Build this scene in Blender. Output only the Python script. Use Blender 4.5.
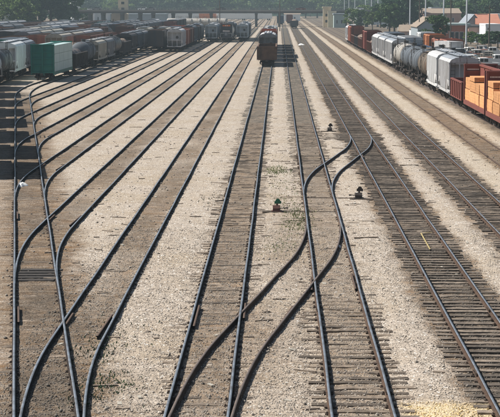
import bpy, math, random
import numpy as np
from mathutils import Vector, Matrix
R = math.radians
random.seed(7)
rng = np.random.default_rng(7)
for o in list(bpy.data.objects):
    bpy.data.objects.remove(o)
S = bpy.context.scene
C = S.collection
# ------------------------------------------------------------------ camera
CAMZ = 9.88
PITCH, YAW, FPX = R(7.76), R(1.11), 1500.0
cd = bpy.data.cameras.new('camera'); cam = bpy.data.objects.new('camera', cd); C.objects.link(cam)
cam.location = (0, 0, CAMZ); cam.rotation_euler = (math.pi/2 - PITCH, 0, YAW)
cd.sensor_width = 36; cd.lens = 36*FPX/500; cd.clip_start = .5; cd.clip_end = 9000
S.camera = cam
# ------------------------------------------------------------------ light
SUN_EL = R(50)
to_sun = Vector((-math.cos(SUN_EL)*math.cos(R(8)), math.cos(SUN_EL)*math.sin(R(8)), math.sin(SUN_EL)))
w = bpy.data.worlds.new('World'); S.world = w; w.use_nodes = True
nt = w.node_tree; bg = nt.nodes['Background']
sky = nt.nodes.new('ShaderNodeTexSky'); sky.sky_type = 'NISHITA'; sky.sun_disc = False
sky.sun_elevation = SUN_EL; sky.sun_rotation = R(-82); sky.air_density = 1.3; sky.dust_density = 1.0
nt.links.new(sky.outputs[0], bg.inputs[0]); bg.inputs[1].default_value = .052
sl = bpy.data.lights.new('sun', 'SUN'); sl.energy = 5.0; sl.angle = R(.53); sl.color = (1, .95, .87)
so = bpy.data.objects.new('sun', sl); C.objects.link(so); so.rotation_euler = to_sun.to_track_quat('Z', 'Y').to_euler()
S.view_settings.view_transform = 'Standard'; S.view_settings.look = 'None'
S.view_settings.exposure = .55; S.view_settings.gamma = 1
S.cycles.max_bounces = 6; S.cycles.volume_bounces = 0
S.cycles.transparent_max_bounces = 8

# ------------------------------------------------------------------ helpers
def tag(o, label=None, cat=None, group=None, kind=None):
    if label: o['label'] = label
    if cat: o['category'] = cat
    if group: o['group'] = group
    if kind: o['kind'] = kind
    return o
def link(name, data, parent=None, loc=(0, 0, 0), rz=0.0):
    o = bpy.data.objects.new(name, data); C.objects.link(o)
    o.location = loc; o.rotation_euler = (0, 0, rz)
    if parent is not None: o.parent = parent
    return o
def empty(name, loc=(0, 0, 0), rz=0.0):
    o = link(name, None, None, loc, rz); o.empty_display_size = .3
    return o

class MB:
    def __init__(s): s.v = []; s.f = []; s.m = []; s.sm = []
    def add(s, vs, fs, m=0, smooth=False):
        b = len(s.v); s.v += [tuple(p) for p in vs]
        for f in fs: s.f.append(tuple(i+b for i in f)); s.m.append(m); s.sm.append(smooth)
        return s
    def box(s, x0, x1, y0, y1, z0, z1, m=0):
        return s.add([(x0,y0,z0),(x1,y0,z0),(x1,y1,z0),(x0,y1,z0),(x0,y0,z1),(x1,y0,z1),(x1,y1,z1),(x0,y1,z1)],
                     [(0,3,2,1),(4,5,6,7),(0,1,5,4),(1,2,6,5),(2,3,7,6),(3,0,4,7)], m)
    def bar(s, p, q, t, m=0, t2=None):
        p = Vector(p); q = Vector(q); d = (q-p).normalized(); t2 = t2 or t
        up = Vector((0,0,1)) if abs(d.z) < .9 else Vector((1,0,0))
        a = d.cross(up).normalized()*t/2; b = a.cross(d).normalized()*t2/2
        vs = [p-a-b, p+a-b, p+a+b, p-a+b, q-a-b, q+a-b, q+a+b, q-a+b]
        return s.add(vs, [(0,3,2,1),(4,5,6,7),(0,1,5,4),(1,2,6,5),(2,3,7,6),(3,0,4,7)], m)
    def cyl(s, p, q, r, n=10, m=0, r2=None, smooth=True, caps=True):
        p = Vector(p); q = Vector(q); d = (q-p).normalized(); r2 = r if r2 is None else r2
        up = Vector((0,0,1)) if abs(d.z) < .9 else Vector((1,0,0))
        a = d.cross(up).normalized(); b = a.cross(d).normalized()
        vs = []
        for c, rr in ((p, r), (q, r2)):
            for i in range(n):
                t = 2*math.pi*i/n; vs.append(c + a*math.cos(t)*rr + b*math.sin(t)*rr)
        s.add(vs, [(i, (i+1) % n, n+(i+1) % n, n+i) for i in range(n)], m, smooth)
        if caps: s.add(vs, [tuple(range(n))[::-1], tuple(range(n, 2*n))], m)
        return s
    def prof(s, P, y0, y1, m=0, caps=True, mats=None):          # profile in XZ swept along Y
        n = len(P); vs = [(x, y0, z) for x, z in P] + [(x, y1, z) for x, z in P]
        for i in range(n):
            s.add([vs[i], vs[(i+1) % n], vs[n+(i+1) % n], vs[n+i]], [(0,1,2,3)], mats[i] if mats else m)
        if caps: s.add(vs, [tuple(range(n))[::-1], tuple(range(n, 2*n))], m)
        return s
    def profx(s, P, x0, x1, m=0):                               # profile in YZ swept along X
        n = len(P); vs = [(x0, y, z) for y, z in P] + [(x1, y, z) for y, z in P]
        s.add(vs, [(i, (i+1) % n, n+(i+1) % n, n+i) for i in range(n)] + [tuple(range(n))[::-1], tuple(range(n, 2*n))], m)
        return s
    def lathe(s, P, zc, n=20, m=0, xc=0):                       # (y, r) about the Y axis at height zc
        vs = []
        for y, r in P:
            for i in range(n):
                t = 2*math.pi*i/n; vs.append((xc+r*math.cos(t), y, zc+r*math.sin(t)))
        fs = [(j*n+i, j*n+(i+1) % n, (j+1)*n+(i+1) % n, (j+1)*n+i) for j in range(len(P)-1) for i in range(n)]
        return s.add(vs, fs, m, True)
    def mesh(s, name, mats):
        me = bpy.data.meshes.new(name); me.from_pydata(s.v, [], s.f)
        for k in (mats if isinstance(mats, (list, tuple)) else [mats]): me.materials.append(k)
        me.polygons.foreach_set('material_index', s.m); me.polygons.foreach_set('use_smooth', s.sm)
        me.update(); return me

def npmesh(name, V, F, mats, mi=None, cols=None, smooth=False):
    V = np.asarray(V, np.float32); F = np.asarray(F, np.int32); k = F.shape[1]
    me = bpy.data.meshes.new(name)
    me.vertices.add(len(V)); me.vertices.foreach_set('co', V.ravel())
    me.loops.add(F.size); me.loops.foreach_set('vertex_index', F.ravel())
    me.polygons.add(len(F)); me.polygons.foreach_set('loop_start', np.arange(0, F.size, k, dtype=np.int32))
    me.polygons.foreach_set('loop_total', np.full(len(F), k, np.int32))
    if mi is not None: me.polygons.foreach_set('material_index', np.asarray(mi, np.int32))
    if smooth: me.polygons.foreach_set('use_smooth', np.ones(len(F), bool))
    for m in mats: me.materials.append(m)
    me.update(calc_edges=True)
    if cols is not None:
        a = me.color_attributes.new('wear', 'FLOAT_COLOR', 'POINT'); a.data.foreach_set('color', np.asarray(cols, np.float32).ravel())
    return me

def hashn(ix, iy, seed=0):
    h = (ix.astype(np.int64)*374761393 + iy.astype(np.int64)*668265263 + seed*982451653) & 0xffffffff
    h = ((h ^ (h >> 13))*1274126177) & 0xffffffff
    return ((h ^ (h >> 16)) & 0xffffff)/float(0xffffff)
def vnoise(x, y, seed=0):
    ix = np.floor(x); iy = np.floor(y); fx = x-ix; fy = y-iy
    fx = fx*fx*(3-2*fx); fy = fy*fy*(3-2*fy)
    a = hashn(ix, iy, seed); b = hashn(ix+1, iy, seed); c = hashn(ix, iy+1, seed); d = hashn(ix+1, iy+1, seed)
    return (a*(1-fx)+b*fx)*(1-fy) + (c*(1-fx)+d*fx)*fy
def fbm(x, y, seed=0, o=3):
    r = 0; a = .5; t = 0
    for i in range(o): r = r + a*vnoise(x*2**i, y*2**i, seed+i); t += a; a *= .5
    return r/t
def sstep(a, b, x): t = np.clip((x-a)/(b-a), 0, 1); return t*t*(3-2*t)

# ------------------------------------------------------------------ materials
def mat(name, col, rough=.8, metal=0.0, col2=None, scale=1.5, amount=.5, bump=0.0, bscale=None, rnd=0.0, rust=0.0, streak=False, spec=.4):
    m = bpy.data.materials.new(name); m.use_nodes = True; n = m.node_tree.nodes; L = m.node_tree.links
    b = n['Principled BSDF']; b.inputs['Roughness'].default_value = rough; b.inputs['Metallic'].default_value = metal
    b.inputs['Specular IOR Level'].default_value = spec
    tc = n.new('ShaderNodeTexCoord'); oi = n.new('ShaderNodeObjectInfo')
    off = n.new('ShaderNodeVectorMath'); off.operation = 'MULTIPLY_ADD'
    vm = n.new('ShaderNodeCombineXYZ')
    for i in range(3): L.new(oi.outputs['Random'], vm.inputs[i])
    L.new(vm.outputs[0], off.inputs[0]); off.inputs[1].default_value = (37, 53, 71); L.new(tc.outputs['Object'], off.inputs[2])
    vec = off.outputs[0]
    if streak:
        mp = n.new('ShaderNodeMapping'); mp.inputs['Scale'].default_value = (1, 1, .18); L.new(vec, mp.inputs[0]); vec = mp.outputs[0]
    nz = n.new('ShaderNodeTexNoise'); nz.inputs['Scale'].default_value = scale; nz.inputs['Detail'].default_value = 5; nz.inputs['Roughness'].default_value = .65
    L.new(vec, nz.inputs['Vector'])
    c2 = col2 or tuple(c*.55 for c in col)
    mx = n.new('ShaderNodeMix'); mx.data_type = 'RGBA'
    mr = n.new('ShaderNodeMapRange'); mr.inputs[1].default_value = .38; mr.inputs[2].default_value = .68; mr.inputs[4].default_value = amount
    L.new(nz.outputs[0], mr.inputs[0]); L.new(mr.outputs[0], mx.inputs[0])
    mx.inputs[6].default_value = (*col, 1); mx.inputs[7].default_value = (*c2, 1)
    out = mx.outputs[2]
    if rust:
        n2 = n.new('ShaderNodeTexNoise'); n2.inputs['Scale'].default_value = scale*1.7; n2.inputs['Detail'].default_value = 8; n2.inputs['Roughness'].default_value = .75
        L.new(vec, n2.inputs['Vector'])
        m2 = n.new('ShaderNodeMapRange'); m2.inputs[1].default_value = .62-rust*.25; m2.inputs[2].default_value = .72-rust*.2
        L.new(n2.outputs[0], m2.inputs[0]); x2 = n.new('ShaderNodeMix'); x2.data_type = 'RGBA'
        L.new(m2.outputs[0], x2.inputs[0]); L.new(out, x2.inputs[6]); x2.inputs[7].default_value = (.11, .05, .028, 1); out = x2.outputs[2]
    if rnd:
        hs = n.new('ShaderNodeHueSaturation'); r2 = n.new('ShaderNodeMapRange'); r2.inputs[3].default_value = 1-rnd; r2.inputs[4].default_value = 1+rnd
        L.new(oi.outputs['Random'], r2.inputs[0]); L.new(r2.outputs[0], hs.inputs['Value']); L.new(out, hs.inputs['Color']); out = hs.outputs[0]
    L.new(out, b.inputs['Base Color'])
    if bump:
        nb = n.new('ShaderNodeTexNoise'); nb.inputs['Scale'].default_value = bscale or scale*8; nb.inputs['Detail'].default_value = 4
        L.new(tc.outputs['Object'], nb.inputs['Vector'])
        bp = n.new('ShaderNodeBump'); bp.inputs['Strength'].default_value = bump; bp.inputs['Distance'].default_value = .03
        L.new(nb.outputs[0], bp.inputs['Height']); L.new(bp.outputs[0], b.inputs['Normal'])
    return m
M = {}
M['rail_top'] = mat('rail_running_surface', (.27, .3, .345), .42, .5, (.13, .125, .13), 2.2, .9)
M['rail_worn'] = mat('rail_rusty_running_surface', (.17, .13, .11), .5, .3, (.09, .065, .05), 3, .8)
M['rail_shadow'] = mat('rail_shadow_brown_side', (.036, .03, .028), .95, 0, (.04, .03, .026), 4, .7, spec=.05)  # rusty brown rail side, its colour darkened to near black to read as shadow
M['rail_rust'] = mat('rail_rusty_side', (.095, .062, .045), .95, 0, (.04, .03, .027), 5, .8, spec=.08)
M['rail_brown'] = mat('rail_rust_all_over', (.085, .055, .04), .8, 0, (.09, .055, .04), 5, .7)
M['tie'] = mat('weathered_tie_wood', (.21, .165, .125), .9, 0, (.06, .045, .034), 5, .95, .6, 40, rnd=.5)
M['tie_dark'] = mat('oily_tie_wood', (.2, .16, .125), .9, 0, (.05, .04, .032), 4, .95, .6, 40, rnd=.5)
M['tie_far'] = mat('distant_tie_wood', (.19, .165, .135), .9, 0, (.07, .058, .046), 2.6, .95)
M['tie_dark_far'] = mat('distant_oily_tie_wood', (.17, .14, .11), .9, 0, (.03, .026, .022), 2.6, .95)
M['plate'] = mat('rusty_plate', (.08, .055, .04), .8, .2, (.04, .03, .025), 9, .7)
M['under'] = mat('undergear_black', (.035, .03, .028), .85, 0, (.07, .05, .04), 4, .7)
M['wheel'] = mat('wheel_steel', (.07, .05, .04), .6, .4, (.04, .03, .03), 6, .6)
M['h_grey'] = mat('hopper_grey_paint', (.22, .225, .24), .6, 0, (.12, .112, .1), 1.2, .6, rust=.25, streak=True)
M['h_light'] = mat('hopper_light_grey_paint', (.5, .5, .51), .55, 0, (.3, .29, .28), 1.0, .7, rust=.15, streak=True)
M['h_white'] = mat('hopper_white_paint', (.64, .65, .66), .5, 0, (.44, .43, .41), 1.0, .6, rust=.1, streak=True)
M['h_cream'] = mat('hopper_cream_paint', (.42, .39, .33), .6, 0, (.25, .22, .18), 1.0, .6, rust=.2, streak=True)
M['t_black'] = mat('tank_black_paint', (.05, .052, .058), .45, 0, (.1, .09, .085), 1.2, .6, rust=.15, streak=True)
M['t_slate'] = mat('tank_slate_paint', (.085, .1, .12), .75, 0, (.1, .11, .12), 1.2, .6, rust=.15, streak=True)
M['t_white'] = mat('tank_white_paint', (.42, .4, .37), .7, 0, (.22, .2, .17), 1.2, .8, rust=.35, streak=True)
M['t_pale'] = mat('tank_pale_grey_paint', (.42, .46, .49), .6, 0, (.3, .32, .33), 1.2, .6, rust=.12, streak=True)
M['tie_black'] = mat('creosote_black_timber', (.045, .038, .034), .9, 0, (.02, .018, .016), 5, .8)
M['t_olive'] = mat('tank_olive_brown_paint', (.13, .1, .07), .75, 0, (.07, .055, .045), 1.2, .7, rust=.3, streak=True)
M['b_brown'] = mat('boxcar_brown_paint', (.14, .062, .045), .7, 0, (.08, .045, .035), 1.1, .7, rust=.2, streak=True)
M['b_red'] = mat('boxcar_red_paint', (.18, .05, .038), .75, 0, (.12, .045, .035), 1.1, .6, rust=.15, streak=True)
M['b_rustred'] = mat('faded_red_paint', (.33, .12, .075), .7, 0, (.16, .07, .05), 1.1, .7, rust=.2, streak=True)
M['b_green'] = mat('car_green_paint', (.008, .16, .125), .55, 0, (.01, .07, .06), 1.3, .6, rust=.1, streak=True)
M['b_blue'] = mat('car_blue_paint', (.05, .085, .15), .6, 0, (.035, .045, .07), 1.1, .6, rust=.2, streak=True)
M['b_dark'] = mat('car_dark_paint', (.05, .05, .055), .7, 0, (.085, .065, .055), 1.1, .7, rust=.2, streak=True)
M['b_orange'] = mat('car_orange_paint', (.4, .15, .06), .65, 0, (.22, .1, .05), 1.1, .6, rust=.2, streak=True)
M['rustbrown'] = mat('rusted_steel', (.15, .085, .055), .85, 0, (.07, .045, .035), 1.5, .8, .2, 20)
M['r_galv'] = mat('galvanised_roof', (.3, .33, .37), .5, .2, (.25, .25, .26), .8, .7, rust=.15)
M['r_brown'] = mat('brown_car_roof', (.17, .115, .09), .8, 0, (.1, .075, .065), .8, .8)
M['lumber'] = mat('fresh_lumber', (.6, .3, .13), .8, 0, (.42, .2, .085), 1.6, .8, rnd=.2)
M['wrap'] = mat('white_lumber_wrap', (.44, .55, .54), .5, 0, (.3, .42, .4), .9, .7)
M['white'] = mat('white_paint', (.78, .78, .76), .6, 0, (.6, .6, .58), 1.5, .4)
M['glass'] = mat('dark_glass', (.03, .04, .05), .12, 0, (.02, .02, .03), 1, .3)
M['rubber'] = mat('tyre_rubber', (.025, .025, .025), .9)
M['concrete'] = mat('bridge_concrete', (.3, .29, .27), .85, 0, (.2, .19, .18), .4, .6)
M['steel_dark'] = mat('dark_girder_paint', (.1, .105, .11), .6, .2, (.11, .08, .06), .5, .6)
M['pole'] = mat('galvanised_pole', (.62, .65, .69), .5, .2, (.42, .43, .45), 1, .5)
M['woodpole'] = mat('creosoted_pole', (.09, .07, .055), .9, 0, (.05, .04, .035), 3, .7)
M['brick'] = mat('red_brick_wall', (.36, .14, .09), .85, 0, (.25, .1, .07), 2, .6)
M['pinkwall'] = mat('pinkish_block_wall', (.46, .3, .25), .85, 0, (.35, .22, .18), 1, .6)
M['greywall'] = mat('grey_metal_wall', (.3, .34, .37), .7, 0, (.22, .25, .27), .8, .5)
M['whitewall'] = mat('white_wall', (.75, .76, .76), .7, 0, (.6, .6, .6), .6, .4)
M['beige'] = mat('beige_concrete', (.58, .5, .37), .8, 0, (.42, .36, .27), .5, .6)
M['orangeroof'] = mat('orange_roof', (.4, .17, .11), .85, 0, (.3, .13, .09), 1, .5)
M['brownroof'] = mat('brown_roof', (.27, .21, .16), .85, 0, (.19, .15, .12), 1, .5)
M['palegreen'] = mat('pale_green_fascia', (.38, .46, .44), .6, 0, (.3, .36, .35), 1, .5)
M['bark'] = mat('bark', (.1, .075, .055), .9, 0, (.06, .045, .035), 3, .7)
M['yellow'] = mat('yellow_strap_paint', (.42, .33, .15), .8)
M['standred'] = mat('switch_stand_red', (.1, .04, .032), .8, 0, (.06, .035, .03), 6, .7)
M['green'] = mat('switch_target_green', (.012, .13, .07), .6)
M['orange'] = mat('orange_panel', (.75, .2, .04), .6)
M['dirtmound'] = mat('load_of_scrap', (.12, .09, .07), .9, 0, (.3, .22, .17), 2.5, .7, .6, 10)

def leafmat(name, c1, c2, c3):
    m = bpy.data.materials.new(name); m.use_nodes = True; n = m.node_tree.nodes; L = m.node_tree.links
    b = n['Principled BSDF']; b.inputs['Roughness'].default_value = .6; b.inputs['Specular IOR Level'].default_value = .25
    g = n.new('ShaderNodeNewGeometry'); nz = n.new('ShaderNodeTexNoise'); nz.inputs['Scale'].default_value = .45; nz.inputs['Detail'].default_value = 3
    L.new(g.outputs['Position'], nz.inputs['Vector'])
    r = n.new('ShaderNodeValToRGB'); r.color_ramp.elements[0].position = .36; r.color_ramp.elements[1].position = .66
    r.color_ramp.elements[0].color = (*c1, 1); r.color_ramp.elements[1].color = (*c3, 1)
    e = r.color_ramp.elements.new(.5); e.color = (*c2, 1)
    L.new(nz.outputs[0], r.inputs[0])
    oi = n.new('ShaderNodeObjectInfo'); mr = n.new('ShaderNodeMapRange'); mr.inputs[3].default_value = .75; mr.inputs[4].default_value = 1.3
    hs = n.new('ShaderNodeHueSaturation'); L.new(oi.outputs['Random'], mr.inputs[0]); L.new(mr.outputs[0], hs.inputs['Value']); L.new(r.outputs[0], hs.inputs['Color'])
    L.new(hs.outputs[0], b.inputs['Base Color'])
    tr = n.new('ShaderNodeBsdfTranslucent'); L.new(hs.outputs[0], tr.inputs[0]); ms = n.new('ShaderNodeMixShader'); ms.inputs[0].default_value = .3
    L.new(b.outputs[0], ms.inputs[1]); L.new(tr.outputs[0], ms.inputs[2]); L.new(ms.outputs[0], n['Material Output'].inputs[0])
    return m
M['leaf'] = leafmat('leaves_green', (.02, .05, .018), (.05, .1, .03), (.085, .14, .04))
M['leaf_dark'] = leafmat('leaves_dark', (.014, .035, .02), (.026, .06, .028), (.045, .085, .03))
M['leaf_lime'] = leafmat('leaves_lime', (.05, .09, .02), (.1, .16, .035), (.15, .2, .05))
M['weed'] = leafmat('weed_green', (.1, .13, .05), (.17, .2, .08), (.26, .25, .12))

def groundmat():
    m = bpy.data.materials.new('ballast_ground'); m.use_nodes = True; n = m.node_tree.nodes; L = m.node_tree.links
    b = n['Principled BSDF']; b.inputs['Roughness'].default_value = .95; b.inputs['Specular IOR Level'].default_value = .15
    g = n.new('ShaderNodeTexCoord'); P = g.outputs['Object']
    at = n.new('ShaderNodeAttribute'); at.attribute_name = 'wear'
    sp = n.new('ShaderNodeSeparateColor'); L.new(at.outputs['Color'], sp.inputs[0])
    def noise(sc, det=4, rough=.6):
        q = n.new('ShaderNodeTexNoise'); q.inputs['Scale'].default_value = sc; q.inputs['Detail'].default_value = det; q.inputs['Roughness'].default_value = rough
        L.new(P, q.inputs['Vector']); return q
    def mapr(s, a, c, d=0, e=1):
        q = n.new('ShaderNodeMapRange'); L.new(s, q.inputs[0])
        for i, v in zip((1, 2, 3, 4), (a, c, d, e)): q.inputs[i].default_value = v
        return q.outputs[0]
    def mix(f, a, c, mode='MIX'):
        q = n.new('ShaderNodeMix'); q.data_type = 'RGBA'; q.blend_type = mode
        if isinstance(f, float): q.inputs[0].default_value = f
        else: L.new(f, q.inputs[0])
        for i, v in ((6, a), (7, c)):
            if isinstance(v, tuple): q.inputs[i].default_value = (*v, 1)
            else: L.new(v, q.inputs[i])
        return q.outputs[2]
    def math2(op, a, c):
        q = n.new('ShaderNodeMath'); q.operation = op; q.use_clamp = True
        for i, v in ((0, a), (1, c)):
            if isinstance(v, (int, float)): q.inputs[i].default_value = v
            else: L.new(v, q.inputs[i])
        return q.outputs[0]
    vo = n.new('ShaderNodeTexVoronoi'); vo.inputs['Scale'].default_value = 17; L.new(P, vo.inputs['Vector'])
    sv = n.new('ShaderNodeSeparateColor'); L.new(vo.outputs['Color'], sv.inputs[0])
    vo2 = n.new('ShaderNodeTexVoronoi'); vo2.inputs['Scale'].default_value = 7; L.new(P, vo2.inputs['Vector'])
    s2 = n.new('ShaderNodeSeparateColor'); L.new(vo2.outputs['Color'], s2.inputs[0])
    base = mix(mapr(sv.outputs[0], .1, .9), (.31, .264, .22), (.48, .412, .342))
    base = mix(mapr(noise(.35, 5, .65).outputs[0], .42, .66, 0, .6), base, (.35, .285, .215))
    base = mix(mapr(noise(1.7, 5, .7).outputs[0], .55, .72, 0, .6), base, (.24, .185, .135))
    mpp = n.new('ShaderNodeMapping'); mpp.inputs['Scale'].default_value = (.5, 3.2, 1); L.new(P, mpp.inputs[0])
    st = n.new('ShaderNodeTexNoise'); st.inputs['Scale'].default_value = 1.0; st.inputs['Detail'].default_value = 5; st.inputs['Roughness'].default_value = .7; L.new(mpp.outputs[0], st.inputs['Vector'])
    base = mix(mapr(st.outputs[0], .53, .68, 0, .6), base, (.22, .17, .125))
    base = mix(mapr(st.outputs[0], .3, .44, .35, 0), base, (.56, .5, .425))
    base = mix(mapr(noise(.16, 4, .6).outputs[0], .5, .62, 0, .35), base, (.33, .26, .18))
    base = mix(mapr(s2.outputs[0], .93, .96, 0, .4), base, (.12, .1, .085))
    base = mix(mapr(sv.outputs[1], .95, .97, 0, .5), base, (.1, .085, .075))
    base = mix(mapr(sv.outputs[2], .95, .97, 0, .8), base, (.7, .68, .64))
    dn = noise(2.2, 6, .7).outputs[0]
    dirt = mix(mapr(sv.outputs[0], .1, .9), (.09, .056, .031), (.19, .126, .074))
    dirt = mix(mapr(dn, .45, .62, 0, .7), dirt, (.085, .06, .042))
    dirt = mix(mapr(noise(.6, 5, .7).outputs[0], .52, .68, 0, .55), dirt, (.3, .175, .085))
    dm = math2('MULTIPLY', sp.outputs[0], mapr(st.outputs[0], .34, .56, .55, 1.0))
    dm = math2('MULTIPLY', dm, mapr(noise(1.3, 6, .75).outputs[0], .34, .52, .62, 1.0))
    c = mix(dm, base, dirt)
    dark = mix(mapr(sv.outputs[1], .3, .9), (.04, .034, .028), (.14, .115, .09))
    c = mix(math2('MULTIPLY', sp.outputs[1], mapr(noise(1.1, 6, .7).outputs[0], .3, .5, .55, 1.0)), c, dark)
    tan = mix(mapr(sv.outputs[0], .1, .9), (.4, .32, .2), (.6, .49, .33))
    c = mix(sp.outputs[2], c, tan)
    L.new(c, b.inputs['Base Color'])
    hs = n.new('ShaderNodeMath'); hs.operation = 'MULTIPLY_ADD'; L.new(vo.outputs['Distance'], hs.inputs[0]); hs.inputs[1].default_value = -.9
    L.new(noise(9, 5, .7).outputs[0], hs.inputs[2])
    bp = n.new('ShaderNodeBump'); bp.inputs['Strength'].default_value = .75; bp.inputs['Distance'].default_value = .04
    L.new(hs.outputs[0], bp.inputs['Height']); L.new(bp.outputs[0], b.inputs['Normal'])
    return m
M['ground'] = groundmat()
def stonemat():
    m = bpy.data.materials.new('loose_stone'); m.use_nodes = True; n = m.node_tree.nodes; L = m.node_tree.links
    b = n['Principled BSDF']; b.inputs['Roughness'].default_value = .9
    at = n.new('ShaderNodeAttribute'); at.attribute_name = 'wear'; L.new(at.outputs['Color'], b.inputs['Base Color']); return m
M['stone'] = stonemat()

# ------------------------------------------------------------------ track geometry
GA = 1.505/2
TX = {'C': -1.96, 'D': 2.04, 'E': 6.08, 'F': 10.2, 'G': 14.3, 'H': 18.3, 'I': 22.6, 'J': 27.0}
BODY = [-1.97-3.95*(k+1) for k in range(7)]
def LX(Y): return .533-.175*Y
LDIR = Vector((-.175, 1)).normalized()
YEND = 980.0
def ysamples(y0, y1):
    ys = [y0]; y = y0
    while y < y1:
        y += 1.3 if y < 130 else (4 if y < 300 else 18); ys.append(min(y, y1))
    return ys
def bez(p0, p1, p2, n=12):
    return [tuple((1-t)**2*a+2*t*(1-t)*b+t*t*c for a, b, c in zip(p0, p1, p2)) for t in [i/n for i in range(n+1)]]
def sub(P, step=1.3):
    out = []
    for (x0, y0), (x1, y1) in zip(P, P[1:]):
        n = max(1, int(math.hypot(x1-x0, y1-y0)/step))
        out += [(x0+(x1-x0)*i/n, y0+(y1-y0)*i/n) for i in range(n)]
    return out+[P[-1]]
body_paths = []
for k, X in enumerate(BODY[:6]):
    PI = (.533-X)/.175; T = 7.7; T2 = 6.0
    p0 = (LX(PI-T*.985), PI-T*.985); cur = bez(p0, (X, PI), (X, PI+T2), 14)
    body_paths.append(cur+[(X, y) for y in ysamples(PI+T2+1, YEND)])
PI6 = (.533-BODY[6])/.175
ladder_path = [(LX(y), y) for y in ysamples(18, PI6-14)]+bez((LX(PI6-14), PI6-14), (BODY[6], PI6), (BODY[6], PI6+14), 14)[1:]+[(BODY[6], y) for y in ysamples(PI6+16, YEND)]
def crossover(xa, ya, xb, yb, T=7.8, T2=6.0):       # from near track (xa, ya) to far track (xb, yb)
    d = Vector((xb-xa, yb-ya)).normalized()
    a = bez((xa, ya-T), (xa, ya), (xa+d.x*T2, ya+d.y*T2), 12)
    b = bez((xb-d.x*T2, yb-d.y*T2), (xb, yb), (xb, yb+T), 12)
    return a + sub([a[-1], b[0]])[1:-1] + b
cross_DC = crossover(TX['C'], 37.6, TX['D'], 61.8)
cross_ED = crossover(TX['D'], 83.8, TX['E'], 106.1)

RP = [(-.066, 0), (.066, 0), (.066, .016), (.01, .036), (.01, .11), (.033, .12), (.033, .155), (-.033, .155), (-.033, .12), (-.01, .11), (-.01, .036), (-.066, .016)]
def rail_mesh(name, P, off, top, side, z=0.0, seed=0, clip0=0, clip1=0, wob=.012):
    P = P[clip0:len(P)-clip1 if clip1 else None]
    A = np.array(P); D = np.gradient(A, axis=0); D /= np.linalg.norm(D, axis=1)[:, None]
    N = np.stack([D[:, 1], -D[:, 0]], 1)
    wv = (vnoise(A[:, 1]*.22, A[:, 1]*0+seed, seed)-.5)*2*wob
    zz = (vnoise(A[:, 1]*.17, A[:, 1]*0+seed+5, seed)-.5)*.012
    Q = A+N*(off+wv)[:, None]; k = len(RP); V = []
    for (x, y), nn, dz in zip(Q, N, zz):
        for a, h in RP: V.append((x+nn[0]*a, y+nn[1]*a, h+z+dz))
    F = []; mi = []
    for i in range(len(Q)-1):
        for j in range(k):
            j2 = (j+1) % k; F.append((i*k+j, i*k+j2, (i+1)*k+j2, (i+1)*k+j)); mi.append(0 if j == 6 else 1)
    me = npmesh(name, V, F, [top, side], mi)
    return me
def stick(parent, P, off, top, side, z, a, b, name='guard_rail'):
    Q = [p for p in P if a <= p[1] <= b]
    if len(Q) > 2: link(name, rail_mesh(name, Q, off, top, side, z, wob=0), parent)

# tie shapes
def tie_mesh(i, m, L=2.6):
    r = random.Random(i); w = .115; b = MB(); n = 5; top = []; vs = []
    for k in range(n+1):
        x = -L/2+L*k/n; dz = r.uniform(-.012, .004); dw = r.uniform(-.012, .01)
        vs += [(x, -w-dw, -.16), (x, -w-dw, dz), (x, w+dw, dz+r.uniform(-.006, .006)), (x, w+dw, -.16)]
    fs = []
    for k in range(n):
        for j in range(3): fs.append((k*4+j, k*4+j+1, k*4+j+5, k*4+j+4))
    fs += [(0, 3, 2, 1), (n*4, n*4+1, n*4+2, n*4+3)]
    return b.add(vs, fs).mesh('tie', m)
TIES = {k: [tie_mesh(i, M[k]) for i in range(6)] for k in ('tie', 'tie_dark')}
LONG = {k: [tie_mesh(i+20, M[k], 4.4) for i in range(3)] for k in ('tie', 'tie_dark')}
def lay_ties(parent, P, y0, y1, kind, single_to, seed, dz=0.0, longr=()):
    r = random.Random(seed); A = sub([p for p in P if y0-3 <= p[1] <= y1+3], .5); d = 0; nxt = 0; V = []; F = []
    cnt = 0
    for (xa, ya), (xb, yb) in zip(A, A[1:]):
        s = math.hypot(xb-xa, yb-ya)
        while nxt <= d+s:
            t = (nxt-d)/s; x = xa+(xb-xa)*t; y = ya+(yb-ya)*t; nxt += .56*r.uniform(.84, 1.16)
            if not (y0 <= y <= y1): continue
            ang = math.atan2(yb-ya, xb-xa)-math.pi/2+r.uniform(-.02, .02)
            xx = x+r.gauss(0, .1); zz = dz+r.uniform(-.012, .008)
            if y < single_to and cnt < 300:
                lg = any(a <= y <= b for a, b, c in longr)
                sh = next((c for a, b, c in longr if a <= y <= b), 0)
                me = r.choice(LONG[kind] if lg else TIES[kind]); o = link('tie', me, parent, (xx+sh, y, zz), ang); cnt += 1
            else:
                c, s_ = math.cos(ang), math.sin(ang); b0 = len(V)
                for lx, ly, lz in ((-1.3, -.11, 0), (1.3, -.11, 0), (1.3, .11, 0), (-1.3, .11, 0), (-1.3, -.11, -.12), (1.3, -.11, -.12)):
                    V.append((xx+lx*c-ly*s_, y+lx*s_+ly*c, zz+lz))
                F += [(b0, b0+1, b0+2, b0+3), (b0, b0+4, b0+5, b0+1)]
        d += s
    if V:
        o = link('distant_ties', npmesh('distant_ties', V, F, [M[kind+'_far']]), parent); o['kind'] = 'stuff'
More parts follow.
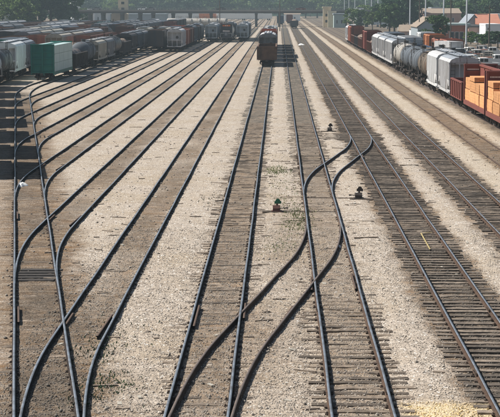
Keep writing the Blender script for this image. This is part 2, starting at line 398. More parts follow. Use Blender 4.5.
def lay_plates(parent, P, y0, y1, seed=0):
    r = random.Random(seed); b = MB()
    A = sub([p for p in P if y0 <= p[1] <= y1], .56)
    for (xa, ya), (xb, yb) in zip(A, A[1:]):
        dx, dy = xb-xa, yb-ya; l = math.hypot(dx, dy); nx, ny = dy/l, -dx/l
        for s in (-1, 1):
            x = xa+nx*GA*s; y = ya+ny*GA*s
            if r.random() < .25: continue
            b.box(x-.15, x+.15, y-.085, y+.085, -.02, .012+r.uniform(0, .006))
            for q in (-.1, .1):
                if r.random() < .8:
                    b.box(x+q-.018, x+q+.018, y-.05, y-.015, 0, .05); b.box(x+q-.018, x+q+.018, y+.02, y+.055, 0, .045)
    if b.v: link('tie_plates', b.mesh('tie_plates', M['plate']), parent)['kind'] = 'stuff'
def joint_bars(parent, P, y0, y1, step, seed):
    r = random.Random(seed); A = sub([p for p in P if y0 <= p[1] <= y1], .5); me = None; b = MB()
    b.box(-.045, -.02, -.3, .3, .03, .13); b.box(.02, .045, -.3, .3, .03, .13)
    for q in (-.2, -.07, .07, .2): b.cyl((-.065, q, .085), (.065, q, .085), .016, 6)
    me = b.mesh('joint_bar', M['plate'])
    for s in (-1, 1):
        i = int(r.uniform(2, 14))
        while i < len(A)-1:
            (xa, ya), (xb, yb) = A[i], A[i+1]; dx, dy = xb-xa, yb-ya; l = math.hypot(dx, dy)
            link('joint_bar', me, parent, (xa+dy/l*GA*s, ya-dx/l*GA*s, 0), math.atan2(dy, dx)-math.pi/2); i += int(step/.5)

def track(label, P, top, side, tie, t0, t1, seed, z=0.0, single=125, c=((0, 0), (0, 0)), dz=0.0, name='railway_track', plates=None, joints=True, longr=()):
    e = empty(name, (0, 0, 0)); tag(e, label, 'railway track', 'tracks of the yard')
    for s, (a, b) in zip((-1, 1), c):
        link('rail', rail_mesh('rail', P, s*GA, M[top], M[side], z+(.0015 if s > 0 else 0), seed*3+s, a, b), e)
    if t1 > t0: lay_ties(e, P, t0, t1, tie, single, seed, dz, longr)
    if plates: lay_plates(e, P, *plates, seed=seed)
    if joints: joint_bars(e, P, 30, 150, 11.9, seed)
    return e

straight = lambda X, y0=18: [(X, y) for y in ysamples(y0, YEND)]
tL = track('ladder track along the left edge that all left sidings branch from', ladder_path, 'rail_top', 'rail_shadow', 'tie', 22, 640, 1, plates=(30, 90), dz=-.004, single=160)
names = ['first siding right of the ladder, branching off nearest the camera', 'second siding off the ladder, crossing its rail beside the dark switch timbers', 'third siding off the ladder, branching where the shadow of the cars ends',
         'fourth siding off the ladder, leading to the pale grey hopper car', 'fifth siding off the ladder, leading to the dark car end', 'sixth and farthest siding off the ladder, just right of the green-ended car']
bt = []
for k, P in enumerate(body_paths):
    PI = (.533-BODY[k])/.175
    bt.append(track(names[k], P, 'rail_top', 'rail_shadow', 'tie', PI+13, 640, 10+k, z=-.005-.001*k, plates=(PI+12, min(PI+50, 110)) if k < 3 else None, dz=-.012, single=150 if k < 2 else 60))
tC = track('straight track in the middle with the rusty gondola standing on it', straight(TX['C']), 'rail_top', 'rail_shadow', 'tie', 22, 640, 20, plates=(30, 90), dz=-.006)
tD = track('track right of the middle that both crossovers join', straight(TX['D']), 'rail_top', 'rail_rust', 'tie', 22, 640, 21, plates=(30, 100), dz=.0, longr=((67, 77.5, 0),))
tE = track('track on dark oily timbers where the farther crossover begins', straight(TX['E']), 'rail_top', 'rail_rust', 'tie_dark', 22, 640, 22, plates=(30, 110), dz=.012, single=190, longr=((110, 116, -.5),))
tF = track('track on dark timbers, second from the right-hand trains', straight(TX['F']), 'rail_top', 'rail_rust', 'tie_dark', 40, 640, 23, plates=(50, 110), dz=.01)
tG = track('rusty disused track sunk in brown dirt beside the lumber train', straight(TX['G']), 'rail_brown', 'rail_brown', 'tie', 60, 300, 24, z=-.06, dz=-.01)
tH = track('track under the lumber cars and tank cars at the right', straight(TX['H'], 60), 'rail_top', 'rail_brown', 'tie_dark', 70, 420, 25, dz=.0)
tI = track('track behind the lumber train at the right', straight(TX['I'], 80), 'rail_top', 'rail_brown', 'tie_dark', 100, 300, 26, single=0, joints=False)
x1 = track('nearer crossover slanting from the middle track to its right neighbour', cross_DC, 'rail_worn', 'rail_rust', 'tie', 44, 56, 27, z=-.006, name='crossover_track', dz=-.012)
x2 = track('farther crossover slanting between the two tracks by the upper switch stand', cross_ED, 'rail_top', 'rail_rust', 'tie', 91, 99, 28, z=-.006, name='crossover_track', dz=-.012)
# guard and wing rails at the frogs, switch timbers
for e, X in ((x1, TX['C']), (x2, TX['D'])): pass
def seg(parent, p, q, m='rail_brown', name='guard_rail', z=-.045):
    P = sub([p, q], .6); link(name, rail_mesh(name, P, 0, M[m], M['rail_rust'], z, wob=0), parent)
th = 24.2
seg(x1, (TX['D']-GA-.14, 51.0), (TX['D']-GA-.11, 53.4)); seg(x1, (TX['D']+GA-.12, 51.2), (TX['D']+GA-.12, 54.2))
seg(x1, (TX['C']+GA+.12, 48.6), (TX['C']+GA+.12, 46.2)); seg(x1, (TX['C']+GA-.36, 44.7), (TX['C']+GA-.12, 46.2))
seg(x1, (TX['C']-GA+.12, 45.0), (TX['C']-GA+.12, 48.2)); seg(x1, (TX['C']+GA+1.26, 45.4), (TX['C']+GA+1.68, 48.2))
seg(x2, (TX['D']+GA-.36, 91.0), (TX['D']+GA-.12, 92.6)); seg(x2, (TX['E']-GA+.12, 98.6), (TX['E']-GA+.12, 96.2))
for k, X in enumerate(BODY[:4]):
    PI = (.533-X)/.175; yf = PI+8.6; par = bt[k]
    seg(par, (LX(yf-2.2)+GA-.42, yf-2.4), (X-GA-.12, yf-.6)); seg(par, (X-GA+.12, yf-.3), (X-GA+.12, yf+1.4))
    seg(par, (X+GA-.22, yf-1.9), (X+GA-.12, yf+1.2)); seg(par, (LX(yf)-GA+.12, yf), (LX(yf)-GA+.12-.175*2.4, yf+2.4))
# dark switch timbers on the ladder
b = MB()
for i in range(5): b.box(-1.05, 1.2, i*.46, i*.46+.3, -.1, .035)
me = b.mesh('switch_timbers', M['tie_dark'])
for i in range(5):
    bb = MB(); bb.box(-.72, .8, -.17, .17, -.1, .035+.004*i); link('switch_tie', bb.mesh('switch_tie', M['tie_black']), tL, (LX(54)+.02, 53.1+i*.5, 0), .03)
for yy in (75.6, 28):
    for i in range(2):
        bb = MB(); bb.box(-1.4, 1.4, -.14, .14, -.1, .03); link('switch_tie', bb.mesh('switch_tie', M['tie_dark']), tL, (LX(yy), yy+i*.6, 0), 0)

# ------------------------------------------------------------------ ground
def axis(segs):
    a = [segs[0][0]]
    for x0, x1, s, g in segs:
        x = x0
        while x < x1-1e-6:
            x += s; s *= g; a.append(min(x, x1))
    return np.array(a)
gx = np.concatenate([-axis([(11, 34, .35, 1), (34, 1400, .6, 1.18)])[::-1], axis([(-10.9, 17, .13, 1), (17, 30, .35, 1), (30, 1400, .6, 1.18)])])
gy = axis([(-60, 26, 4, 1), (26, 82, .13, 1), (82, 140, .28, 1), (140, 3600, .5, 1.03)])
X, Y = np.meshgrid(gx, gy); 
hz = (fbm(X*1.3, Y*1.3, 3)-.5)*.05 + (fbm(X*5, Y*5, 9, 2)-.5)*.05 + .004
dirt = np.zeros_like(X); dark = np.zeros_like(X); tan = np.zeros_like(X)
edge = (fbm(X*.9, Y*.9, 21)-.5)*.9 + (fbm(X*4, Y*4, 25)-.5)*.7
def strip(cx, hw): return 1-sstep(hw-.25, hw+.25, np.abs(X-cx)+edge*.6)
mott = fbm(X*.35, Y*.35, 31)
for Xt, a, hw in ((TX['C'], .85, .78), (TX['D'], .6, .8)):
    dirt = np.maximum(dirt, strip(Xt, hw)*a*np.clip(.6+mott*.7, 0, 1))
dark = np.maximum(dark, strip(TX['C'], .6)*.3*np.clip(fbm(X*.6, Y*.25, 91)*2-.6, 0, 1))
for k, Xt in enumerate(BODY[:6]):
    ys = (.533-Xt)/.175
    dirt = np.maximum(dirt, strip(Xt, .76)*.86*sstep(ys-6, ys+2, Y)*np.clip(.15+fbm(X*.45, Y*.16, 130+k)*1.5, .3, 1))
    dark = np.maximum(dark, strip(Xt, .6)*.4*sstep(ys+2, ys+8, Y)*np.clip(fbm(X*.6, Y*.25, 90+k)*2-.5, 0, 1))
lx = .533-.175*Y
ladzone = (1-sstep(1.0, 2.3, np.abs(X-lx-.25)+edge*1.4))*(1-sstep(150, 175, Y))
dirt = np.maximum(dirt, ladzone); dark = np.maximum(dark, (1-sstep(.5, 1.3, np.abs(X-lx)+edge*.6))*.75*np.clip(fbm(X*.5, Y*.35, 95)*2.2-.5, 0, 1)*(Y < 170))
dirt = np.maximum(dirt, (1-sstep(-.8, .8, X-lx+edge))*(.7-.3*(Y > 180))*(Y < 250))
# mud between C and the first siding, around the crossovers
dirt = np.maximum(dirt, np.exp(-((X+1.0)/1.5)**2-((Y-44)/7)**2)*.75)
dirt = np.maximum(dirt, np.exp(-((X-.4)/1.3)**2-((Y-62)/14)**2)*.45)
dirt = np.maximum(dirt, strip(TX['E'], 1.5)*.95); dark = np.maximum(dark, strip(TX['E'], 1.2)*np.clip(.25+fbm(X*.8, Y*.3, 44)*1.1, 0, .9))
dark = np.maximum(dark, strip(TX['F'], 1.1)*np.clip(fbm(X*.8, Y*.3, 45)*1.2-.1, 0, .8)*(Y > 48))
dark = np.maximum(dark, strip(TX['D'], .75)*(.1+.45*sstep(60, 110, Y)))
dirt = np.maximum(dirt, strip(TX['F'], 1.5)*.8)
dirt = np.maximum(dirt, strip(TX['G'], 1.15)*1.0); dark = np.maximum(dark, strip(TX['G'], .85)*.15)
dirt = np.maximum(dirt, sstep(16.2, 16.9, X+edge*.5)*.8); dark = np.maximum(dark, sstep(16.9, 17.6, X)*.6)
dark = np.maximum(dark, (1-sstep(-34.5, -31.5, X))*.35*(Y > 120)); dirt = np.maximum(dirt, (1-sstep(-35.5, -32.5, X))*.9)
far = sstep(500, 800, Y); dirt = np.maximum(dirt, far*.6*(np.abs(X) < 200))
tan = sstep(2.0, 2.9, X+edge*.4)*(1-sstep(36.1, 37.1, Y+edge*.9))*(1-strip(TX['D'], .9))
tan = np.maximum(tan, strip(TX['G'], 2.6)*.14*(1-strip(TX['G'], 1.0)))
# pockets: under E and F the ballast lies lower so the timbers stand proud; D only near the camera
dark = np.maximum(dark, (np.abs(X-(.533-.175*Y)) < .8)*(Y > 52.9)*(Y < 55.6)*.95)
dark = np.maximum(dark, (1-sstep(.3, .9, np.abs(X-lx-.1)+edge*.5))*.7*(Y < 52)*np.clip(fbm(X*.7, Y*.3, 99)*2-.5, 0, 1))
proud = np.maximum(strip(TX['E'], 1.7), strip(TX['F'], 1.6))
hz = hz-(.012+.05*fbm(X*1.1, Y*.8, 61))*proud - .034*strip(TX['D'], 1.5)*(1-sstep(44, 56, Y)) - .02*strip(TX['D'], 1.5)*sstep(70, 90, Y) - .014*strip(TX['C'], 1.4)*sstep(44, 60, Y)
hz = hz-.012*np.maximum(strip(TX['C'], 1.3), strip(TX['H'], 1.6))
out = sstep(36, 60, np.abs(X)); hz = hz*(1-out)-.1*out
hz = hz*(1-sstep(300, 600, Y))-.05*sstep(300, 600, Y)
V = np.stack([X.ravel(), Y.ravel(), hz.ravel()], 1)
nx, ny = len(gx), len(gy)
i = np.arange(nx-1)[None, :]+np.arange(ny-1)[:, None]*nx
F = np.stack([i, i+1, i+nx+1, i+nx], -1).reshape(-1, 4)
cols = np.stack([dirt.ravel(), dark.ravel(), tan.ravel(), np.ones(X.size)], 1)
g = link('ground', npmesh('ground', V, F, [M['ground']], cols=cols, smooth=True)); tag(g, 'pale ballast and dirt surface of the rail yard', kind='structure')
def ground_h(x, y):
    ix = np.clip(np.searchsorted(gx, x)-1, 0, nx-2); iy = np.clip(np.searchsorted(gy, y)-1, 0, ny-2)
    return hz[iy, ix]

# loose stones: one stuff object
def stones(name, n, x0, x1, y0, y1, smin, smax, label, seed, bright=1.0, colf=None):
    r = np.random.default_rng(seed)
    x = r.uniform(x0, x1, n); y = y0+(y1-y0)*r.uniform(0, 1, n)**1.4; s = smin+(smax-smin)*r.uniform(0, 1, n)**2
    z = ground_h(x, y)
    base = np.array([(1,0,0),(0,1,0),(-1,0,0),(0,-1,0),(0,0,.8),(0,0,-.8)], float)
    Vv = base[None]*s[:, None, None]*r.uniform(.55, 1.3, (n, 6, 1)); a = r.uniform(0, 6.28, n); c, sn = np.cos(a)[:, None], np.sin(a)[:, None]
    vx = Vv[:, :, 0]*c-Vv[:, :, 1]*sn; vy = Vv[:, :, 0]*sn+Vv[:, :, 1]*c
    Vv = np.stack([vx+x[:, None], vy+y[:, None], Vv[:, :, 2]+(z+s*.25)[:, None]], -1).reshape(-1, 3)
    f = np.array([(0,1,4),(1,2,4),(2,3,4),(3,0,4),(1,0,5),(2,1,5),(3,2,5),(0,3,5)])
    F = (f[None]+np.arange(n)[:, None, None]*6).reshape(-1, 3)
    v = r.uniform(.3, .56, n)*bright; v = np.where(r.uniform(0, 1, n) < .07, v*.4, v)
    D = dirt[np.clip(np.searchsorted(gy, y)-1, 0, ny-2), np.clip(np.searchsorted(gx, x)-1, 0, nx-2)]
    K = dark[np.clip(np.searchsorted(gy, y)-1, 0, ny-2), np.clip(np.searchsorted(gx, x)-1, 0, nx-2)]
    v = v*(1-.42*D)*(1-.6*K)
    Tn = tan[np.clip(np.searchsorted(gy, y)-1, 0, ny-2), np.clip(np.searchsorted(gx, x)-1, 0, nx-2)][:, None]
    col = np.stack([v, v*.87, v*.73], 1)*(1-Tn)+Tn*np.stack([v*1.25+.1, v*.95+.06, v*.5+.02], 1)
    col = np.concatenate([col, np.ones((n, 1))], 1)
    o = link(name, npmesh(name, Vv, F, [M['stone']], cols=np.repeat(col, 6, 0))); tag(o, label, 'gravel', kind='stuff'); return o
stones('loose_ballast', 70000, -7.5, 9, 33, 66, .014, .036, 'loose ballast stones strewn over the foreground ground', 1)
stones('scattered_rocks', 3500, -12, 16, 33, 120, .03, .075, 'larger rocks and lumps scattered between the tracks', 2, .8)
# scraps of timber lying between the tracks
r = random.Random(5); b = MB()
for i in range(280):
    y = 33+r.random()**1.3*110; x = r.uniform(-.16*y, 16); l = r.uniform(.12, .7)*(1 if r.random() < .85 else 2); wd = r.uniform(.03, .12); a = r.gauss(0, .25)
    z = float(ground_h(np.array([x]), np.array([y]))[0])
    b.bar((x-l/2*math.cos(a), y-l/2*math.sin(a), z+.008), (x+l/2*math.cos(a), y+l/2*math.sin(a), z+.01), wd, 0, .05)
tag(link('timber_scraps', b.mesh('timber_scraps', M['tie_dark'])), 'dark splinters and broken timber lying on the ballast', 'debris', kind='stuff')
b = MB()
for i in range(90):
    y = 33+r.random()**1.3*110; x = r.uniform(-.16*y, 16); l = r.uniform(.05, .25); a = r.uniform(0, 3)
    z = float(ground_h(np.array([x]), np.array([y]))[0]); b.bar((x-l/2*math.cos(a), y-l/2*math.sin(a), z+.015), (x+l/2*math.cos(a), y+l/2*math.sin(a), z+.03), l*.5, 0, .02)
tag(link('pale_litter', b.mesh('pale_litter', M['h_cream'])), 'small pale bits of litter lying on the ballast', 'litter', kind='stuff')
# weeds
def weeds(name, patches, m, label, seed):
    rr = np.random.default_rng(seed); V = []; F = []
    for (cx, cy, rx, ry, n, h) in patches:
        for i in range(n):
            x = cx+rr.normal(0, rx); y = cy+rr.normal(0, ry); z = float(ground_h(np.array([x]), np.array([y]))[0]); hh = h*rr.uniform(.4, 1.2)
            a = rr.uniform(0, 6.28); lw = rr.uniform(.006, .02); lean = rr.uniform(-.6, .6, 2)*hh
            b0 = len(V); V += [(x-lw*math.cos(a), y-lw*math.sin(a), z), (x+lw*math.cos(a), y+lw*math.sin(a), z), (x+lean[0]+lw*math.cos(a), y+lean[1], z+hh), (x+lean[0]-lw*math.cos(a), y+lean[1], z+hh)]
            F.append((b0, b0+1, b0+2, b0+3))
    tag(link(name, npmesh(name, V, F, [M[m]])), label, 'weeds', kind='stuff')
def W(px, py, z=0.0):                       # a place in the photograph to a point at height z
    fw = Vector((-math.sin(YAW)*math.cos(PITCH), math.cos(YAW)*math.cos(PITCH), -math.sin(PITCH)))
    rt = Vector((math.cos(YAW), math.sin(YAW), 0)); up = rt.cross(fw)
    d = fw*FPX + rt*(px-250) + up*(208.5-py)
    t = (z-CAMZ)/d.z; return d.x*t, d.y*t
def XatY(px, Y):                            # lateral place of a picture column at distance Y (near the horizon)
    return (px-279)*(Y*.991+1.3)/FPX

# ------------------------------------------------------------------ railway cars: a spec is [(name, mesh, place, [sub parts])], origin at near end, rail top z=.18
RT = .155
SH = {}
def shared(key, fn):
    if key not in SH: SH[key] = fn()
    return SH[key]
def wheel_mesh():
    b = MB(); b.cyl((-.82, 0, .45), (-.69, 0, .45), .45, 18); b.cyl((.69, 0, .45), (.82, 0, .45), .45, 18); b.cyl((-.69, 0, .45), (.69, 0, .45), .09, 8)
    return b.mesh('wheelset', M['wheel'])
def bogie_mesh():
    b = MB()
    for s in (-1, 1):
        x0, x1 = (s*1.0-.07, s*1.0+.07)
        b.profx([(-1.15, .38), (-.75, .38), (-.45, .22), (.45, .22), (.75, .38), (1.15, .38), (1.15, .6), (.5, .82), (-.5, .82), (-1.15, .6)], x0, x1)
        for q in (-.16, 0, .16): b.cyl((s*1.1, q, .3), (s*1.1, q, .6), .06, 8)
        for q in (-.88, .88): b.cyl((s*1.02, q, .46), (s*1.16, q, .46), .13, 10)
    b.box(-1.1, 1.1, -.2, .2, .5, .8); return b.mesh('bogie', M['under'])
def bogies(L, inset=2.0, full=True):
    bm_ = shared('bogie', bogie_mesh); wm = shared('wheel', wheel_mesh); out = []
    for y in (inset, L-inset):
        out.append(('bogie', bm_, (0, y, 0), [('wheelset', wm, (0, -.85, 0)), ('wheelset', wm, (0, .85, 0))] if full else []))
    return out
def coupler():
    def f():
        b = MB(); b.box(-.12, .12, -.55, .15, .72, .92); b.box(-.2, .16, -.72, -.5, .68, .97); b.cyl((.3, -.05, .9), (.34, -.35, .35), .035, 6); return b.mesh('coupler', M['under'])
    return shared('coupler', f)
def couplers(L):
    return [('coupler', coupler(), (0, .1, 0), []), ('coupler', coupler(), (0, L-.1, 0), [], math.pi)]
def ladder_m(h0, h1, m='under', wd=.42):
    def f():
        b = MB(); b.bar((-wd/2, 0, h0), (-wd/2, 0, h1), .04); b.bar((wd/2, 0, h0), (wd/2, 0, h1), .04); z = h0+.15
        while z < h1: b.bar((-wd/2, 0, z), (wd/2, 0, z), .03); z += .36
        return b.mesh('ladder', M[m])
    return shared(('ladder', h0, h1, m), f)
def place(spec, name, loc, rz, label, cat, group=None):
    e = empty(name, (loc[0], loc[1], RT), rz); tag(e, label, cat, group)
    for it in spec:
        o = link(it[0], it[1], e, it[2], it[4] if len(it) > 4 else 0)
        for s in it[3]: link(s[0], s[1], o, s[2])
    return e

def covered_hopper(L, m, roof=None, H=4.5, detail=True, W_=1.52):
    def f():
        roof_ = roof or m; b = MB()
        P = [(-W_, 2.3), (W_, 2.3), (W_, H-.55), (W_-.22, H-.25), (W_-.6, H-.08), (0, H), (-W_+.6, H-.08), (-W_+.22, H-.25), (-W_, H-.55)]
        mi = [0, 0, 0, 1, 1, 1, 1, 0, 0]
        b.prof(P, 1.55, L-1.55, 0, True, mi)
        RPf = [(W_, H-.55), (W_-.22, H-.25), (W_-.6, H-.08), (0, H), (-W_+.6, H-.08), (-W_+.22, H-.25), (-W_, H-.55)]
        for ya, yb in ((.8, 1.55), (L-1.55, L-.8)):
            b.prof(RPf, ya, yb, 0, True, [0, 1, 1, 1, 1, 0, 0])
            for s in (-1, 1): b.box(min(s*W_, s*(W_-.06)), max(s*W_, s*(W_-.06)), ya, yb, 1.7, H-.55)
        b.profx([(1.55, 2.3), (2.9, 1.25), (L-2.9, 1.25), (L-1.55, 2.3)], -W_, W_)
        n = int((L-2)/1.15)
        for i in range(n+1):
            y = 1.0+(L-2)*i/n; z0 = 2.3 if (y < 2.8 or y > L-2.8) else 1.28
            for s in (-1, 1): b.box(min(s*W_, s*(W_+.07)), max(s*W_, s*(W_+.07)), y-.06, y+.06, z0, H-.5)
        for y in (.95, L-.95):                                   # end frame: posts and slope sheet
            q = y-.06 if y < 2 else y+.06
            for x in (-W_+.1, -.5, .5, W_-.1): b.bar((x, q, .95), (x, q, H-.4), .1)
            b.box(-W_, W_, min(q, y)-.03, max(q, y)+.03, 2.25, 2.38); b.box(-W_, W_, min(q, y)-.03, max(q, y)+.03, H-.72, H-.56)
        b.box(-W_, W_, .15, 1.5, .92, 1.06); b.box(-W_, W_, L-1.5, L-.15, .92, 1.06)
        for s in (-1, 1): b.box(min(s*W_, s*(W_-.12)), max(s*W_, s*(W_-.12)), .2, L-.2, .95, 1.28)
        out = [('body', b.mesh('hopper_body', [M[m], M[roof_]]), (0, 0, 0), [])]
        c = MB(); c.box(-.2, .2, .1, L-.1, .7, .92)
        out.append(('centre_sill', c.mesh('centre_sill', M['under']), (0, 0, 0), []))
        def ou():
            q = MB(); vs = [(-1.3, -1.2, 1.25), (1.3, -1.2, 1.25), (1.3, 1.2, 1.25), (-1.3, 1.2, 1.25), (-.5, -.35, .42), (.5, -.35, .42), (.5, .35, .42), (-.5, .35, .42)]
            q.add(vs, [(0,1,5,4),(1,2,6,5),(2,3,7,6),(3,0,4,7),(4,5,6,7)]); return q.mesh('outlet', M[m])
        om = shared(('outlet', m), ou); k = 3 if L > 13.5 else 2
        for i in range(k): out.append(('outlet', om, (0, L/2+(i-(k-1)/2)*2.7, 0), []))
        w_ = MB(); w_.box(-.62, -.3, .7, L-.7, H+.1, H+.14); w_.box(.3, .62, .7, L-.7, H+.1, H+.14)
        for i in range(9): y = .9+(L-1.8)*i/8; w_.box(-.6, .6, y-.04, y+.04, H-.06, H+.1)
        out.append(('roof_walk', w_.mesh('roof_walk', M['r_galv']), (0, 0, 0), []))
        def ha():
            q = MB(); q.cyl((0, 0, H-.02), (0, 0, H+.1), .27, 12); q.cyl((0, 0, H+.1), (0, 0, H+.16), .2, 12, r2=.08); return q.mesh('hatch', M[roof_])
        hm = shared(('hatch', H, roof_), ha)
        for i in range(5 if detail else 0): out.append(('hatch', hm, (0, 1.8+(L-3.6)*i/4, 0), []))
        if detail:
            out += [('ladder', ladder_m(.9, H-.3), (-W_+.35, .83, 0), []), ('ladder', ladder_m(.9, H-.3), (W_-.35, L-.83, 0), [])]
            q = MB(); q.cyl((.55, .8, 2.9), (.55, .74, 2.9), .3, 14); out.append(('brake_wheel', q.mesh('brake_wheel', M['under']), (0, 0, 0), []))
            out += couplers(L)
        return out+bogies(L, 1.8, detail)
    return shared(('ch', L, m, roof, H, detail), f)
def tank_car(L, m, r=1.42, band=None, dome='t_black', detail=True):
    def f():
        b = MB(); P = []; ze = 1.15+r
        for i in range(7): t = math.pi/2*i/6; P.append((1.0+.75*(1-math.sin(t)), max(.001, r*math.cos(math.pi/2-t))) )
        P = [(1.0+.75*(1-math.sin(math.pi/2-t_)), r*math.sin(math.pi/2-t_)) for t_ in []] or [(1.0+.75*(1-math.cos(t)), max(.002, r*math.sin(t))) for t in [math.pi/2*i/6 for i in range(7)]]
        P += [(L-y, rr) for y, rr in P[::-1]]
        b.lathe(P, ze, 24)
        out = [('tank', b.mesh('tank', M[m]), (0, 0, 0), [])]
        def bd():
            q = MB(); q.lathe([(-.05, r+.003), (-.05, r+.03), (.05, r+.03), (.05, r+.003)], ze, 24); return q.mesh('band', M[band or m])
        bm2 = shared(('band', r, band or m), bd)
        for i in range(4): out.append(('band', bm2, (0, 2.2+(L-4.4)*i/3, 0), []))
        c = MB(); c.box(-.22, .22, .1, L-.1, .72, 1.12)
        for y in (1.9, L-1.9): c.profx([(y-.35, 1.1), (y+.35, 1.1), (y+.3, 1.75), (y-.3, 1.75)], -1.0, 1.0)
        for y0, y1 in ((.15, 1.2), (L-1.2, L-.15)): c.box(-1.45, 1.45, y0, y1, 1.0, 1.08)
        out.append(('frame', c.mesh('tank_frame', M['under']), (0, 0, 0), []))
        d = MB(); zt = ze+r; d.cyl((0, L/2, zt-.1), (0, L/2, zt+.3), .36, 16); d.cyl((0, L/2, zt+.3), (0, L/2, zt+.36), .4, 16)
        out.append(('dome', d.mesh('dome', M[dome]), (0, 0, 0), []))
        p = MB(); p.box(-1.25, 1.25, L/2-1.1, L/2-.55, zt-.12, zt-.06); p.box(-1.25, 1.25, L/2+.55, L/2+1.1, zt-.12, zt-.06)
        for x in (-1.22, 1.22):
            for y in (L/2-1.05, L/2, L/2+1.05): p.bar((x, y, zt-.6), (x, y, zt+.75), .05)
            p.bar((x, L/2-1.05, zt+.75), (x, L/2+1.05, zt+.75), .05); p.bar((x, L/2-1.05, zt+.35), (x, L/2+1.05, zt+.35), .04)
        out.append(('platform', p.mesh('platform', M['under']), (0, 0, 0), []))
        if detail:
            for s in (-1, 1): out.append(('ladder', ladder_m(.9, ze+r-.1), (s*1.5, L/2, 0), [], math.pi/2))
            h = MB()
            for y in (.2, L-.2):
                for x in (-1.4, -.7, .7, 1.4): h.bar((x, y, 1.05), (x, y, 2.1), .05)
                h.bar((-1.4, y, 2.1), (1.4, y, 2.1), .05)
            out.append(('end_rail', h.mesh('end_rail', M['white'] if m in ('t_white', 't_pale') else M['under']), (0, 0, 0), [])); out += couplers(L)
        return out+bogies(L, 1.75, detail)
    return shared(('tc', L, m, r, band, detail), f)
def boxcar(L, m, roof='r_galv', H=4.35, W_=1.52, detail=True, door=None):
    def f():
        b = MB(); b.prof([(-W_, .95), (W_, .95), (W_, H-.22), (W_-.12, H-.1), (0, H), (-W_+.12, H-.1), (-W_, H-.22)], .35, L-.35, 0, True, [0, 0, 0, 1, 1, 0, 0])
        n = int(L/1.0)
        for i in range(n+1):
            y = .45+(L-.9)*i/n
            if abs(y-L/2) < 1.6: continue
            for s in (-1, 1): b.box(min(s*W_, s*(W_+.06)), max(s*W_, s*(W_+.06)), y-.05, y+.05, .98, H-.24)
        for y, s in ((.35, -1), (L-.35, 1)):
            for k in range(8): z = 1.15+k*(H-1.7)/7; b.box(-W_+.1, W_-.1, min(y, y+s*.07), max(y, y+s*.07), z, z+.14)
            for x in (-W_+.06, W_-.06): b.box(x-.06, x+.06, min(y, y+s*.1), max(y, y+s*.1), .95, H-.3)
        for i in range(int(L/1.3)): y = .8+i*1.3; b.box(-W_+.15, W_-.15, y, y+.06, H-.16, H+.02, 1)
        out = [('body', b.mesh('boxcar_body', [M[m], M[roof]]), (0, 0, 0), [])]
        if detail:
            for s in (-1, 1):
                d = MB(); d.box(min(s*W_, s*(W_+.1)), max(s*W_, s*(W_+.1)), L/2-1.4, L/2+1.4, 1.05, H-.35)
                for q in (-.7, 0, .7): d.box(min(s*(W_+.1), s*(W_+.14)), max(s*(W_+.1), s*(W_+.14)), L/2-1.3, L/2+1.3, 2.5+q*1.3, 2.6+q*1.3)
                out.append(('door', d.mesh('door', M[door or m]), (0, 0, 0), []))
            out += [('ladder', ladder_m(.9, H-.3), (-W_+.35, .2, 0), []), ('ladder', ladder_m(.9, H-.3), (W_-.35, L-.2, 0), [])]+couplers(L)
        c = MB(); c.box(-.2, .2, .1, L-.1, .7, .95); out.append(('centre_sill', c.mesh('centre_sill', M['under']), (0, 0, 0), []))
        return out+bogies(L, 2.0, detail)
    return shared(('bx', L, m, roof, H, detail, door), f)
def gondola(L, m, H=2.6, load=None, detail=True, W_=1.5):
    def f():
        b = MB(); t = .1
        for s in (-1, 1):
            b.box(min(s*W_, s*(W_-t)), max(s*W_, s*(W_-t)), .3, L-.3, 1.0, H)
            b.box(min(s*(W_+.08), s*(W_-t-.04)), max(s*(W_+.08), s*(W_-t-.04)), .3, L-.3, H, H+.13)
            n = int(L/1.4)
            for i in range(n+1): y = .42+(L-.84)*i/n; b.box(min(s*W_, s*(W_+.09)), max(s*W_, s*(W_+.09)), y-.07, y+.07, .98, H)
            b.box(min(s*W_, s*(W_+.07)), max(s*W_, s*(W_+.07)), .3, L-.3, .9, 1.0)
        for y0, y1 in ((.3, .4), (L-.4, L-.3)):
            b.box(-W_+t, W_-t, y0, y1, 1.0, H)
            yy = y0-.09 if y0 < 1 else y1
            for x in (-1.2, -.6, 0, .6, 1.2): b.box(x-.06, x+.06, yy, yy+.09, 1.0, H)
            b.box(-W_+t, W_-t, y0-.05, y1+.05, H, H+.12)
        b.box(-W_+t, W_-t, .4, L-.4, .92, 1.0)
        out = [('body', b.mesh('gondola_body', M[m]), (0, 0, 0), [])]
        if load:
            nxg, nyg = 9, int(L/.7); V = []; 
            for j in range(nyg+1):
                for i in range(nxg+1):
                    x = -W_+t+.02+(2*W_-2*t-.04)*i/nxg; y = .45+(L-.9)*j/nyg
                    e_ = min(1, min(i, nxg-i)/2.5)*min(1, min(j, nyg-j)/3)
                    V.append((x, y, H-.35+.75*e_*(.5+float(vnoise(np.array([x*1.3]), np.array([y*.7]), 5)[0]))))
            F = [(j*(nxg+1)+i, j*(nxg+1)+i+1, (j+1)*(nxg+1)+i+1, (j+1)*(nxg+1)+i) for j in range(nyg) for i in range(nxg)]
            out.append(('load', npmesh('load', V, F, [M[load]]), (0, 0, 0), []))
        c = MB(); c.box(-.2, .2, .1, L-.1, .7, .92); out.append(('centre_sill', c.mesh('centre_sill', M['under']), (0, 0, 0), []))
        if detail: out += couplers(L)+[('ladder', ladder_m(.8, H), (-W_+.35, .16, 0), [])]
        return out+bogies(L, 1.9, detail)
    return shared(('go', L, m, H, load, detail), f)
